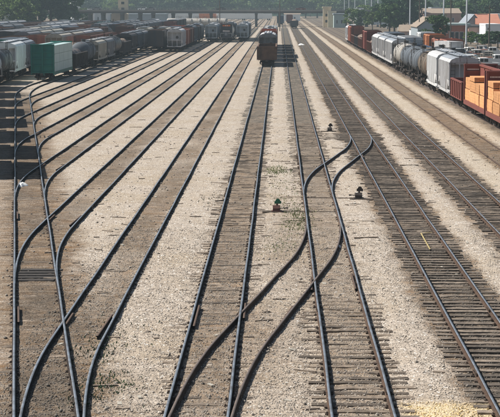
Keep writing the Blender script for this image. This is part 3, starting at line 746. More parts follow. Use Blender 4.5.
def bulkhead_flat(L, m, H=4.3, W_=1.5, marks=True, panel=True, post=3.6):
    def f():
        b = MB(); b.box(-W_, W_, .2, L-.2, 1.0, 1.14); 
        for s in (-1, 1): b.box(min(s*W_, s*(W_-.12)), max(s*W_, s*(W_-.12)), .2, L-.2, .75, 1.0)
        b.box(-.25, .25, .1, L-.1, .68, 1.0)
        out = [('deck', b.mesh('deck', M[m]), (0, 0, 0), [])]
        for y0, y1 in ((.22, .5), (L-.5, L-.22)):
            q = MB()
            q.box(-W_, W_, y0+.15, y1-.1, 1.14, H-.1)
            for x in (-W_+.09, 0, W_-.09): q.box(x-.09, x+.09, y0-.03, y1, 1.14, H-.1)
            for z in (1.9, 2.8, 3.6): q.box(-W_+.05, W_-.05, y0+.01, y1-.03, z, z+.12)
            q.box(-W_-.02, W_+.02, y0-.03, y1+.03, H-.1, H+.05)
            sub_ = []
            if marks:
                t = MB(); yy = y0+.146
                for k in range(9): t.box(-1.2+k*.12, -1.12+k*.12, yy-.004, yy, H-.5, H-.38)
                for k in range(5): t.box(.35+k*.12, .43+k*.12, yy-.004, yy, H-.5, H-.4)
                sub_.append(('stencil', t.mesh('stencil', M['white']), (0, 0, 0)))
            out.append(('bulkhead', q.mesh('bulkhead', M[m]), (0, 0, 0), sub_))
        p = MB(); 
        if panel: p.box(-.06, .06, .5, L-.5, 1.14, H-.15)
        n = int(L/post)
        for i in range(1, n): y = L*i/n; p.box(-.14, .14, y-.1, y+.1, 1.14, H-.1)
        p.box(-.16, .16, .5, L-.5, H-.14, H+.02)
        out.append(('centre_partition', p.mesh('centre_partition', M[m]), (0, 0, 0), []))
        return out+couplers(L)+bogies(L, 2.0)
    return shared(('bf', L, m, H), f)
def lumber_pack(w_, d, h, m='lumber', layers=4, seed=0):
    def f():
        rr = random.Random(seed); b = MB()
        for k in range(layers):
            z0 = h*k/layers; z1 = h*(k+1)/layers-.01; n = 3
            for i in range(n):
                x0 = -w_/2+w_*i/n; o = rr.uniform(-.04, .04)
                b.box(x0+.006+ (rr.uniform(-.012, .012) if i in (0,) else 0), x0+w_/n-.006, -d/2+o, d/2+o, z0, z1)
        return b.mesh('lumber_pack', M[m])
    return shared(('lp', w_, d, h, m, seed), f)

# ---- right-hand train on track H
xh = TX['H']
place(bulkhead_flat(14.4, 'b_red'), 'bulkhead_flatcar', (xh, 108.2), 0, 'nearest red bulkhead flatcar with lumber, cut by the right edge', 'flatcar', 'red bulkhead flatcars')
place(bulkhead_flat(14.4, 'b_red'), 'bulkhead_flatcar', (xh, 123.0), 0, 'red bulkhead flatcar carrying lumber in front of the low red gondola', 'flatcar', 'red bulkhead flatcars')
rr = random.Random(3)
def packs(y0, cols, desc):
    for ci, (yc, d, tops) in enumerate(cols):
        for s in (-1, 1):
            for k, hgt in enumerate(tops if s < 0 else tops[:2]):
                z = RT+1.16+sum(tops[:k])+.07*k
                o = link('lumber_pack', lumber_pack(1.28, d, hgt, seed=ci+k), None, (xh+s*.78+rr.uniform(-.04, .04), y0+yc+rr.uniform(-.16, .16), z), rr.uniform(-.03, .03))
                side = 'track side' if s < 0 else 'far side'
                tag(o, f'{["bottom","middle","top"][k]} lumber pack of the {desc[ci]}, {side}', 'lumber', 'packs of fresh lumber on the red flatcars')
packs(108.2, [(2.2, 3.0, (.9, .9)), (5.4, 3.0, (.9, .9, .5)), (8.9, 3.1, (.9, .8)), (12.2, 3.0, (.95, .9, .45))], ['pile cut off by the right picture edge', 'second pile from the right picture edge', 'second pile right of the red post', 'pile just right of the red post'])
packs(123.0, [(2.3, 3.1, (.95, .9)), (5.6, 3.0, (.9, .85)), (8.9, 3.1, (.9, .85, .4)), (12.2, 3.0, (1.0, .95))], ['pile just left of the red post', 'second pile left of the red post', 'second pile from the far red bulkhead', 'pile against the far red bulkhead'])
for yy in (112.0, 118.6, 126.9, 133.5):
    for s in (-1, 1):
        for q in (-2, 2):
            pass
place(gondola(9.6, 'b_red', 2.5), 'gondola', (xh, 137.9), 0, 'short low red gondola between the lumber car and a grey hopper', 'gondola')
place(covered_hopper(11.6, 'h_light', 'r_galv', 4.55), 'covered_hopper', (xh, 148.0), 0, 'grey two-bay hopper next to the low red gondola', 'hopper car')
place(covered_hopper(12.0, 'h_white', 'h_light', 4.6), 'covered_hopper', (xh, 160.0), 0, 'bright white hopper between the grey hopper and the tank cars', 'hopper car')
y = 172.6
for m, band, lab in (('t_olive', 't_black', 'olive brown tank car coupled to the white hopper'), ('t_slate', 't_black', 'slate tank car second from the white hopper'),
                     ('t_slate', None, 'plain slate tank car beside the white tank car'), ('t_white', 't_slate', 'dirty white tank car next to the grey hoppers at right')):
    place(tank_car(12.6, m, 1.5, band), 'tank_car', (xh, y), 0, lab, 'tank car'); y += 13
for L, m, rf, lab in ((16, 'h_light', 'r_galv', 'grey ribbed hopper beside the dirty white tank car'), (16, 'h_light', 'r_galv', 'middle of the three long hoppers beyond the tank cars'), (16.5, 'h_light', 'h_light', 'pale end hopper farthest of the three long hoppers at right')):
    place(covered_hopper(L, m, rf, 4.5), 'covered_hopper', (xh, y), 0, lab, 'hopper car'); y += L+.5
seq = [(gondola(15, 'b_brown', 2.7, 'dirtmound'), 'gondola', 'brown loaded gondola just beyond the long grey hoppers'), (boxcar(15, 'b_red', 'b_brown', 4.6), 'boxcar', 'tall red boxcar with dark end beyond the loaded gondola'),
       (gondola(15, 'b_brown', 2.6, None), 'gondola', 'first empty brown gondola beyond the tall red boxcar'), (gondola(15, 'b_dark', 2.6, 'dirtmound'), 'gondola', 'dark gondola between two gondolas at right'), (gondola(15, 'b_brown', 2.6, None), 'gondola', 'last brown gondola before the dark red boxcar end'),
       (boxcar(16, 'b_rustred', 'b_brown', 4.6), 'boxcar', 'dark red boxcar farthest along the right-hand train'), (covered_hopper(15, 'h_light', None, 4.5), 'covered_hopper', 'pale hopper at the far end of the right-hand train')]
for sp, nm, lab in seq:
    place(sp, nm, (xh, y), 0, lab, {'gondola': 'gondola', 'boxcar': 'boxcar', 'covered_hopper': 'hopper car'}[nm]); y += {'gondola': 15.7, 'boxcar': 16, 'covered_hopper': 16}[nm]
# ---- second row behind it
y = 118
seq = [(18, gondola(17.4, 'b_rustred', 3.2, 'rustbrown'), 'gondola', 'faded red gondola heaped with rusty load behind the lumber'), (18, boxcar(17.4, 'b_brown', 'b_brown', 3.6), 'boxcar', 'low brown boxcar behind the lumber train'),
       (18, gondola(17.4, 'b_dark', 2.6, 'dirtmound'), 'gondola', 'dark gondola behind the grey and white hoppers'), (18, gondola(17.4, 'b_brown', 2.7, None), 'gondola', 'brown gondola behind the olive tank car'),
       (14, tank_car(13.4, 't_black', 1.3), 'tank_car', 'black tank car behind the slate tank cars'), (14, tank_car(13.4, 't_black', 1.3, 't_slate'), 'tank_car', 'black banded tank car behind the white tank car'),
       (18, gondola(17.4, 'b_dark', 2.6, 'dirtmound'), 'gondola', 'dark gondola behind the three long hoppers'), (18, gondola(17.4, 'b_blue', 2.9, None), 'gondola', 'blue grey gondola behind the brown loaded gondola'),
       (18, boxcar(17.4, 'h_light', 'h_light', 4.2), 'boxcar', 'pale boxcar behind the tall red boxcar'), (18, gondola(17.4, 'b_dark', 2.7, None), 'gondola', 'dark gondola farther back at the right'), (18, boxcar(17.4, 'b_dark', 'r_galv', 4.2), 'boxcar', 'dark boxcar with galvanised roof farthest back at the right')]
for L, sp, nm, lab in seq:
    place(sp, nm, (TX['I'], y), 0, lab, {'gondola': 'gondola', 'boxcar': 'boxcar', 'tank_car': 'tank car'}[nm]); y += L
# third row pieces: orange, red
xj = 30.5
for yy, sp, nm, lab, cat in ((262, boxcar(12, 'b_rustred', 'b_rustred', 3.6), 'boxcar', 'faded red boxcar in front of the brick building', 'boxcar'), (276, boxcar(12, 'b_rustred', 'b_brown', 3.4), 'boxcar', 'brown-roofed red boxcar between the orange and faded red ones', 'boxcar'),
                             (292, boxcar(12, 'b_orange', 'b_orange', 3.9), 'boxcar', 'orange boxcar below the light poles', 'boxcar'), (310, boxcar(9, 'h_white', 'h_white', 4.0), 'boxcar', 'small white boxcar left of the orange one', 'boxcar')):
    place(sp, nm, (xj, yy), 0, lab, cat)

# ---- middle train on track C
y = 238.5
for L, sp, nm, lab, cat in ((20.5, gondola(19.9, 'rustbrown', 2.95, None), 'gondola', 'rusty gondola standing nearest on the middle track', 'gondola'), (19.5, covered_hopper(19, 'h_grey', 'h_light', 4.7), 'covered_hopper', 'grey hopper behind the rusty gondola', 'hopper car'),
     (22, boxcar(21.4, 'b_rustred', 'b_rustred', 4.9), 'boxcar', 'tall faded red boxcar on the middle track', 'boxcar'), (18, covered_hopper(17.5, 'h_light', 'h_light', 4.6, False), 'covered_hopper', 'light grey hopper far on the middle track', 'hopper car'), (18, boxcar(17.5, 'b_brown', 'r_galv', 4.5, 1.52, False), 'boxcar', 'brown boxcar far on the middle track', 'boxcar'),
     (18, covered_hopper(17.5, 'h_cream', None, 4.6, False), 'covered_hopper', 'cream hopper farthest on the middle track', 'hopper car'), (18, boxcar(17.5, 'h_white', 'h_white', 4.5, 1.52, False), 'boxcar', 'white boxcar at the far end of the middle train', 'boxcar')):
    place(sp, nm, (TX['C'], y), 0, lab, cat); y += L
# far cars on D/E beyond
place(gondola(16, 'b_dark', 3.0, 'dirtmound'), 'gondola', (TX['E'], 610), 0, 'dark gondola alone on the open tracks before the overpass', 'gondola')
place(boxcar(16, 'b_red', 'b_red', 4.5), 'boxcar', (TX['E']-1, 745), 0, 'red boxcar seen under the overpass', 'boxcar')
place(boxcar(16, 'b_blue', 'r_galv', 4.5), 'boxcar', (TX['D']-1.5, 700), 0, 'blue boxcar seen under the overpass beside the red one', 'boxcar')

# ---- cars on the left sidings
def rowcars(X, y0, items, prefix, dirn=0.0):
    y = y0
    for i, (L, sp, nm, cat, lab) in enumerate(items):
        place(sp, nm, (X, y), 0, lab, cat); y += L+.6
bxl = lambda m, rf, L=16, H=4.3: (L, boxcar(L, m, rf, H, 1.52, False), 'boxcar', 'boxcar')
chl = lambda m, L=15, rf=None, H=4.6, d=False: (L, covered_hopper(L, m, rf, H, d), 'covered_hopper', 'hopper car')
gol = lambda m, L=16, ld='dirtmound': (L, gondola(L, m, 2.7, ld, False), 'gondola', 'gondola')
tcl = lambda m, L=14, d=False: (L, tank_car(L, m, 1.45, None, 't_black', d), 'tank_car', 'tank car')
rowcars(BODY[1], 402, [chl('t_pale', 15, 'h_light', 4.5, True)+('pale grey hopper end right of the orange-nosed locomotive',), bxl('b_dark', 'r_galv')+('dark boxcar behind the pale hopper in the middle distance',), chl('h_light')+('light hopper two behind the pale hopper right of the locomotive',)], '')
rowcars(BODY[3], 392, [chl('t_pale', 15, 'h_light', 4.6, True)+('pale hopper left of the orange-nosed locomotive',), chl('h_grey')+('grey hopper behind the one left of the locomotive',), bxl('b_brown', 'b_brown')+('brown boxcar behind the grey hopper left of the locomotive',)], '')
rowcars(BODY[4], 312, [chl('h_light', 15, 'h_light', 4.6, True)+('pale grey hopper end standing nearest on the left sidings',), bxl('b_rustred', 'b_rustred', 15)+('faded red boxcar behind the pale grey hopper',), bxl('b_brown', 'r_brown', 15)+('brown boxcar third behind the pale grey hopper',), chl('t_slate')+('slate hopper fourth behind the pale grey hopper',), bxl('b_dark', 'r_brown')+('dark boxcar fifth behind the pale grey hopper',), chl('h_grey')+('grey hopper sixth behind the pale grey hopper',)], '')
rowcars(BODY[5], 312, [bxl('b_dark', 'r_brown', 15, 4.4)+('nearly black boxcar end left of the pale grey hopper',), chl('h_cream')+('cream hopper behind the nearly black boxcar',), bxl('b_brown', 'r_brown')+('brown boxcar third in the row of the nearly black boxcar',), bxl('b_blue', 'r_galv')+('blue boxcar fourth in the row of the nearly black boxcar',), bxl('b_rustred', 'b_rustred')+('red boxcar fifth in the row of the nearly black boxcar',)], '')
# orange-nosed locomotive
def loco():
    b = MB(); b.box(-1.5, 1.5, .5, 16, .95, 1.25); b.box(-.95, .95, 5.2, 15.2, 1.25, 3.7); b.box(-1.5, 1.5, 2.6, 5.2, 1.25, 4.45); b.profx([(1.0, 1.25), (2.6, 1.25), (2.6, 3.0), (1.2, 2.6)], -.9, .9)
    b.prof([(-1.55, 4.42), (1.55, 4.42), (1.2, 4.62), (-1.2, 4.62)], 2.45, 5.3)
    out = [('body', b.mesh('locomotive_body', M['b_dark']), (0, 0, 0), [])]
    q = MB(); q.box(-1.0, 1.0, 2.55, 2.6, 3.95, 4.35); out.append(('number_panel', q.mesh('number_panel', M['orange']), (0, 0, 0), []))
    q = MB(); q.box(-1.3, -.3, 2.55, 2.6, 3.2, 3.85); q.box(.3, 1.3, 2.55, 2.6, 3.2, 3.85); out.append(('windscreen', q.mesh('windscreen', M['glass']), (0, 0, 0), []))
    for x in (-.22, .22): q = MB(); q.cyl((x, 2.55, 4.15), (x, 2.48, 4.15), .12, 12); out.append(('headlight', q.mesh('headlight', M['white']), (0, 0, 0), []))
    q = MB(); q.box(-.35, .35, 1.05, 1.1, 1.5, 2.4); out.append(('nose_door', q.mesh('nose_door', M['h_grey']), (0, 0, 0), []))
    q = MB()
    for s in (-1, 1):
        for y in (.7, 5.5, 8, 10.5, 13, 15.7): q.bar((s*1.45, y, 1.25), (s*1.45, y, 2.2), .05)
        q.bar((s*1.45, 5.5, 2.2), (s*1.45, 15.7, 2.2), .05); q.bar((s*1.45, .7, 2.2), (s*.5, .7, 2.2), .05)
    out.append(('handrail', q.mesh('handrail', M['white']), (0, 0, 0), []))
    q = MB(); q.box(-1.3, 1.3, 6, 10, .35, .95); out.append(('fuel_tank', q.mesh('fuel_tank', M['under']), (0, 0, 0), []))
    return out+couplers(16.4)+bogies(16.4, 3.2)
place(loco(), 'locomotive', (BODY[2], 392), 0, 'dark locomotive with an orange panel above its windscreen', 'locomotive')
rowcars(BODY[2], 409.5, [tcl('t_white')+('white tank car behind the dark locomotive',), chl('h_grey')+('grey hopper two behind the dark locomotive',)], '')

# ---- train with the green ended car on the farthest siding
X6 = BODY[6]
place(bulkhead_flat(17.5, 'b_green', 4.6, marks=False), 'bulkhead_flatcar', (X6-.6, 191.5), 0, 'green-ended flatcar loaded with white wrapped bundles', 'flatcar')
for ci in range(4):
    for s in (-1, 1):
        for k in range(3):
            if s < 0 and k == 2 and False: continue
            lab = f'white wrapped bundle, {["bottom","middle","top"][k]} layer, {["nearest the green end","second from the green end","third from the green end","farthest from the green end"][ci]}, {"left" if s < 0 else "right"} side'
            tag(link('wrapped_bundle', lumber_pack(1.38, 4.02, 1.1, 'wrap', 1, 0), None, (X6-.6+s*.84, 194.1+ci*4.1, RT+1.16+k*1.12), 0), lab, 'bundle', 'white wrapped bundles on the green flatcar')
rowcars(X6-.4, 210, [gol('under', 14, 'b_dark')+('black open gondola coupled to the green-ended car',), tcl('t_slate', 12, True)+('slate tank car behind the black gondola',), chl('h_cream', 12, None, 4.0, True)+('cream grey hopper second behind the black gondola',), chl('h_grey', 12, None, 4.0, True)+('grey hopper third behind the black gondola',),
    tcl('t_black', 13)+('black tank car in the long left train',), gol('b_dark', 14)+('dark gondola behind the black tank car',), chl('b_dark', 13, None, 4.1)+('dark hopper halfway along the long left train',), chl('t_slate', 13, None, 4.1)+('slate hopper just behind the dark hopper of the long left train',), chl('h_grey', 13, None, 4.1)+('grey hopper beyond the slate hoppers',), chl('h_cream', 13)+('cream hopper near the tail of the long left train',), tcl('t_slate', 13)+('slate tank car near the tail of the long left train',), bxl('b_dark', 'r_brown')+('dark boxcar at the tail of the long left train',)], '')

# ---- train on the curved lead outside and along the left edge (it throws the big shadow)
def lead(Y):
    Zc = .991*Y+1.3
    if Y < 176: return -.1845*Y-2.25
    return -.1845*176-2.25-.062*(Y-176)
ends = [84.2, 95.2, 106.3, 119.3, 131.5, 144.4, 157.4, 170.0, 182.9]
kinds = [(covered_hopper(10.6, 'h_grey', 'r_galv', 4.3), 'covered_hopper'), (covered_hopper(10.6, 'h_grey', 'r_galv', 4.3), 'covered_hopper'), (tank_car(12.4, 't_slate', 1.5), 'tank_car'), (tank_car(12.4, 't_slate', 1.5), 'tank_car'),
         (tank_car(12.4, 't_slate', 1.5), 'tank_car'), (tank_car(12.4, 't_white', 1.5), 'tank_car'), (tank_car(12.4, 't_white', 1.5), 'tank_car'), (tank_car(12.2, 't_pale', 1.5), 'tank_car'), (tank_car(12.4, 't_black', 1.5, 't_slate'), 'tank_car')]
labs = ['grey hopper at the near end of the leftmost train', 'second grey hopper of the leftmost train', 'slate tank car third along the leftmost train', 'slate tank car fourth along the leftmost train', 'slate tank car fifth along the leftmost train', 'white tank car nearer the camera, leftmost train', 'white tank car just at the left edge of the picture', 'pale grey tank car at the left edge with a white end rail', 'dark tank car between the pale tank car and the white hopper']
for y0, (sp, nm), lab in zip(ends, kinds, labs):
    x0 = lead(y0); x1_ = lead(y0+12.5)
    place(sp, nm, (x0, y0), math.atan2(x0-x1_, 12.5), lab, 'tank car' if nm == 'tank_car' else 'hopper car')
place(covered_hopper(13.5, 'h_white', 'h_white', 4.7), 'covered_hopper', (lead(196.2), 196.2), math.atan(.062), 'white hopper behind the dark tank car, left of the green car', 'hopper car')
place(covered_hopper(13, 'h_grey', 'r_galv', 4.6), 'covered_hopper', (lead(210.2), 210.2), math.atan(.062), 'grey hopper behind the white hopper at the left', 'hopper car')
lp = [(lead(y_), y_) for y_ in ysamples(70, 172)] + [(lead(y_), y_) for y_ in ysamples(180, 226)]
track('outermost left track carrying the tank cars', lp, 'rail_top', 'rail_shadow', 'tie', 72, 225, 40, single=0, joints=False)

# ---- packed rows of cars left of the long train
opts = [('white-roofed', bxl('b_dark', 'h_light', 16, 4.7)), ('low brown', bxl('b_brown', 'b_brown', 14, 3.7)), ('low blue', gol('b_blue')), ('brown', bxl('b_brown', 'r_brown')), ('brown', bxl('b_brown', 'r_brown')), ('silver-roofed', bxl('b_dark', 'r_galv')), ('silver-roofed', bxl('b_blue', 'r_galv')), ('dark', bxl('b_dark', 'b_dark')),('dark', gol('b_dark')),
        ('red', bxl('b_red', 'b_brown')), ('grey', chl('h_grey')), ('rust-roofed', bxl('b_dark', 'rustbrown')), ('rusty', bxl('rustbrown', 'rustbrown', 15, 4.0)), ('pale', chl('h_light')), ('cream', chl('h_cream')), ('red', bxl('b_rustred', 'r_brown')), ('black', tcl('t_black')), ('brown', gol('b_brown')), ('brown', gol('rustbrown')), ('silver-roofed', bxl('b_green', 'r_galv'))]
rr = random.Random(11)
ORD = ['first', 'second', 'third', 'fourth', 'fifth', 'sixth', 'seventh', 'eighth', 'ninth', 'tenth', 'eleventh', 'twelfth', 'thirteenth', 'fourteenth', 'fifteenth', 'sixteenth', 'seventeenth', 'eighteenth', 'nineteenth', 'twentieth', 'twenty-first', 'twenty-second', 'twenty-third', 'twenty-fourth', 'twenty-fifth', 'twenty-sixth']
for k in range(13):
    X = BODY[6]-4.3*(k+1)-.8
    y = (228 if k == 0 else 214+k*9)+rr.uniform(0, 8)
    yend = 560 - 8*k
    prev = None; pos = 0
    while y < yend:
        if prev and rr.random() < .55: col, it = prev
        else: col, it = rr.choice(opts)
        prev = (col, it)
        if rr.random() < .16: y += 17; prev = None; continue
        L, sp, nm, cat = it
        place(sp, nm, (X+rr.uniform(-.1, .1), y), 0, f'{col} {cat}, {ORD[pos]} car of the {ORD[k]} packed row left of the long train', cat, f'{col} {cat}s in the packed left rows')
        y += L+.7; pos += 1
# ------------------------------------------------------------------ switch stands, rods and small things on the ground
def switch_stand(x, y, xr, yr, label, target='green', face=1):
    e = empty('switch_stand', (x, y, 0)); tag(e, label, 'switch stand', 'switch stands')
    q_ = .78
    e.scale = (q_, q_, q_); xr = x+(xr-x)/q_; yr = y+(yr-y)/q_
    for s in (-.18, .18): link('base_timber', shared(('bt',), lambda: tie_mesh(77, M['tie_dark'], 1.5)), e, (-.15*face, s*1.3, .05))
    b = MB(); b.profx([(-.22, .05), (.22, .05), (.16, .3), (.06, .42), (-.1, .42), (-.2, .25)], -.26, .2); b.box(-.34, .3, -.27, .27, .05, .09); b.cyl((0, -.02, .4), (0, -.02, .52), .07, 8)
    link('stand_body', b.mesh('stand_body', M['standred'] if target == 'green' else M['under']), e)
    b = MB(); b.bar((.1, -.2, .25), (.55*face, -.3, .3), .05); b.cyl((.55*face, -.3, .3), (.68*face, -.32, .3), .05, 8); link('lever', b.mesh('lever', M['under']), e)
    b = MB(); b.cyl((.05, 0, .42), (.05, 0, .62), .02, 6); o = link('target_mast', b.mesh('target_mast', M['under']), e)
    b = MB(); b.cyl((.05, -.03, .68), (.05, .0, .68), .15, 14); b.bar((-.16, -.01, .6), (.26, -.01, .6), .03, 0, .16); link('target', b.mesh('target', M[target]), o)
    b = MB(); b.bar((.2*(1 if xr > x else -1), .02, .07), (xr-x, yr-y, .07), .06, 0, .035); link('throw_rod', b.mesh('throw_rod', M['plate']), e)
xs, ys = W(277, 212)
switch_stand(xs, ys, TX['D']+GA-.1, ys-.25, 'rusty red switch stand with a green target between the middle tracks', 'green')
xs, ys = W(359, 199)
switch_stand(xs, ys, TX['D']-GA+.1, ys+.1, 'dark switch stand on pale ballast right of the joined crossover track', 'under', -1)
xs, ys = W(330, 131.5)
switch_stand(xs, ys, TX['E']+GA-.1, ys-.2, 'dark switch stand at the far end of the farther crossover', 'under')
# white plastic bag on the ladder track, tarp heap, yellow strap
def lump(name, x, y, a, b_, h, m, label, cat, seed):
    rr = np.random.default_rng(seed); V = []; n, k = 16, 6
    for j in range(k+1):
        t = j/k
        for i in range(n):
            an = 2*math.pi*i/n; q = (1-t)*(1+.25*math.sin(3*an+seed)+rr.uniform(-.09, .09)); V.append((a*q*math.cos(an), b_*q*math.sin(an), h*(1-(1-t)**2)*rr.uniform(.85, 1.15)))
    F = [(j*n+i, j*n+(i+1) % n, (j+1)*n+(i+1) % n, (j+1)*n+i) for j in range(k) for i in range(n)]
    tag(link(name, npmesh(name, V, F, [M[m]]), None, (x, y, .0)), label, cat)
x, y = W(22, 186); lump('plastic_bag', x, y, .3, .42, .2, 'white', 'white plastic bag lying between the ladder rails', 'bag', 1)
x, y = W(301, 45); lump('white_tarp', x, y, .75, 2.3, .35, 'white', 'crumpled white tarp heap lying by the open tracks in the distance', 'tarp', 2)
x, y = W(349, 309-.0); 
b = MB(); p, q, s_ = W(421, 233, .07), W(430, 249, .07), W(432, 232, .07)
b.bar((*p, .06), (*q, .06), .05, 0, .02); b.bar((*p, .06), (*s_, .06), .05, 0, .02)
tag(link('yellow_strap', b.mesh('yellow_strap', M['yellow'])), 'bent yellow strap lying on the dark timbers of the right track', 'strap')
for k, (px, py, lab) in enumerate(((339, 247, 'small white rag against the right rail below the crossover'), (357, 194, 'white scrap beside the dark switch stand'))):
    x, y = W(px, py); lump('white_rag', x, y, .1, .16, .09, 'white', lab, 'rag', 5+k)
weeds('weeds', [(*W(277, 171), .45, 1.3, 450, .09), (*W(284, 200), .6, 3.0, 260, .06), (*W(300, 216), .35, 1.6, 330, .08), (*W(296, 226), .35, 1.2, 200, .07), (*W(276, 247), .4, 1.2, 160, .06), (*W(283, 185), .6, 2.4, 160, .06), (*W(290, 240), .5, 2.4, 120, .05)], 'weed', 'green weeds sprouting around the red switch stand', 1)
weeds('low_weeds', [(*W(96, 352), .35, .9, 200, .07), (*W(108, 385), .4, .7, 200, .07), (*W(87, 400), .3, .5, 100, .06), (*W(120, 330), .5, 1.2, 80, .06), (*W(208, 200), .4, 1.5, 50, .08)], 'leaf_dark', 'thin dark weeds beside the lower left rails', 2)

# ------------------------------------------------------------------ overpass
BY = 668.0
e = empty('road_overpass', (-20, BY, 0)); tag(e, 'long dark road overpass crossing the whole yard', 'bridge')
b = MB(); b.box(-210, 140, -5.2, 5.2, 6.7, 7.1); link('deck', b.mesh('deck', M['concrete']), e)
b = MB()
for yy in (-4.6, -1.6, 1.6, 4.6): b.box(-210, 140, yy-.2, yy+.2, 5.9, 6.69)
link('girder', b.mesh('girder', M['steel_dark']), e)
b = MB()
for s in (-5.1, 5.1):
    b.box(-210, 140, s-.12, s+.12, 7.1, 7.45); b.box(-210, 140, s-.08, s+.08, 8.05, 8.15)
link('parapet', b.mesh('parapet', M['concrete']), e)
b = MB(); b.box(-.15, .15, -.1, .1, 7.45, 8.05); pm = b.mesh('rail_post', M['concrete'])
for i in range(140): link('rail_post', pm, e, (-208+i*2.5, -5.1, 0))
b = MB()
for yy in (-4, 0, 4): b.box(-.5, .5, yy-.5, yy+.5, -.1, 5.2)
b.box(-.6, .6, -5, 5, 5.2, 5.89); pm = b.mesh('pier', M['steel_dark'])
for px in (40, 60, 76, 90, 103, 122, 140, 153, 173, 190, 211, 256, 279, 345, 366, 388, 410): link('pier', pm, e, (XatY(px, BY)+20, 0, 0))
def car(x, y, z, rz, m, label, n='car'):
    e = empty(n, (x, y, z), rz)
    b = MB(); b.profx([(-2.2, .35), (2.2, .35), (2.25, .85), (1.3, .95), (.7, 1.42), (-1.2, 1.42), (-1.9, .95), (-2.25, .85)], -.86, .86); link('body', b.mesh('car_body', M[m]), e)
    b = MB(); b.profx([(-1.8, .97), (1.2, .97), (.65, 1.36), (-1.15, 1.36)], -.87, .87); link('side_windows', b.mesh('side_windows', M['glass']), e)
    for a in (-1.35, 1.35):
        for s in (-.8, .8): b = MB(); b.cyl((s-.1, a, .33), (s+.1, a, .33), .33, 12); link('wheel', b.mesh('wheel', M['rubber']), e)
    tag(e, label, 'car')
for px, m, lab in ((143, 'white', 'white car at the left on the overpass'), (151, 'h_grey', 'grey car behind the white one on the overpass'), (97, 'h_grey', 'grey car on the overpass by the white silos'), (221, 'b_dark', 'dark car on the overpass above the trailers'), (300, 'b_red', 'red car on the overpass above the middle tracks'), (358, 'white', 'white car on the overpass right of the beige tower')):
    car(XatY(px, BY), BY-2, 7.1, math.pi/2, m, lab)
def box_truck(x, y, rz, m, label, z=0):
    e = empty('box_truck', (x, y, z), rz); tag(e, label, 'truck')
    b = MB(); b.box(-1.2, 1.2, -.2, 6, 1.0, 3.6); link('cargo_box', b.mesh('cargo_box', M[m]), e)
    b = MB(); b.profx([(-2.3, .5), (-.3, .5), (-.3, 2.5), (-1.2, 2.5), (-1.75, 1.6), (-2.3, 1.45)], -1.05, 1.05); c_ = link('cab', b.mesh('cab', M['white']), e)
    b = MB(); b.profx([(-1.7, 1.65), (-1.25, 2.38), (-1.27, 2.42), (-1.76, 1.66)], -.9, .9); b.box(-1.07, 1.07, -1.4, -.5, 1.65, 2.3); link('windows', b.mesh('windows', M['glass']), c_)
    for a in (-1.5, 4.6):
        for s in (-.95, .95): b = MB(); b.cyl((s-.14, a, .45), (s+.14, a, .45), .45, 12); link('wheel', b.mesh('wheel', M['rubber']), e)
def pickup(x, y, rz, m, label, bed=True):
    e = empty('pickup_truck', (x, y, 0), rz); tag(e, label, 'truck')
    b = MB(); b.profx([(-2.7, .5), (2.7, .5), (2.7, 1.15), (.75, 1.15), (.55, 1.85), (-.75, 1.85), (-1.35, 1.2), (-2.6, 1.08)], -.97, .97)
    for s in (-1, 1): b.box(min(s*.97, s*.88), max(s*.97, s*.88), .8, 2.7, 1.151, 1.32)
    b.box(-.87, .87, 2.6, 2.7, 1.151, 1.32); link('body', b.mesh('truck_body', M[m]), e)
    b = MB(); b.profx([(-1.25, 1.24), (-.76, 1.76), (-.8, 1.8), (-1.32, 1.25)], -.82, .82); b.box(-.985, .985, -.7, -.1, 1.25, 1.72); b.box(-.985, .985, 0, .5, 1.25, 1.72); b.box(-.75, .75, .58, .7, 1.3, 1.72); link('windows', b.mesh('windows', M['glass']), e)
    if bed:
        b = MB(); 
        for q in (.9, 2.5): b.bar((-.9, q, 1.3), (-.9, q, 2.0), .08); b.bar((.9, q, 1.3), (.9, q, 2.0), .08); b.bar((-.9, q, 2.0), (.9, q, 2.0), .08)
        for q in (-.9, .9): b.bar((q, .9, 2.0), (q, 2.5, 2.0), .08)
        link('bed_rack', b.mesh('bed_rack', M['h_cream']), e)
    b = MB(); b.box(-.7, .7, .85, 2.5, 1.16, 1.45); link('bed_load', b.mesh('bed_load', M['b_rustred']), e)
    for a in (-1.75, 1.65):
        for s in (-.86, .86): b = MB(); b.cyl((s-.13, a, .38), (s+.13, a, .38), .38, 12); link('wheel', b.mesh('wheel', M['rubber']), e)
x, y = W(456, 63); box_truck(x, y, R(20), 'h_light', 'pale box truck parked behind the hoppers, left of the white pickups')
for px, py, rz, m, lab in ((470, 66, 70, 'white', 'white pickup parked nearest behind the brown roof'), (482, 70, 95, 'white', 'white pickup facing sideways right of the pale box truck'), (476, 60, 100, 'white', 'white pickup second from the pale box truck'), (488, 62, 80, 'h_cream', 'cream pickup in the middle of the parked ones'),
                           (497, 66, 95, 'white', 'white pickup at the right edge of the picture'), (492, 57, 85, 'white', 'white pickup parked below the white wall'), (481, 55, 60, 'h_light', 'light grey pickup beside the green bushes'), (468, 57, 110, 'white', 'white pickup partly behind the box truck')):
    x, y = W(px, py); pickup(x, y, R(rz), m, lab)
x, y = W(487, 76); car(x, y, 0, R(80), 'b_dark', 'dark car parked in front of the white pickups')

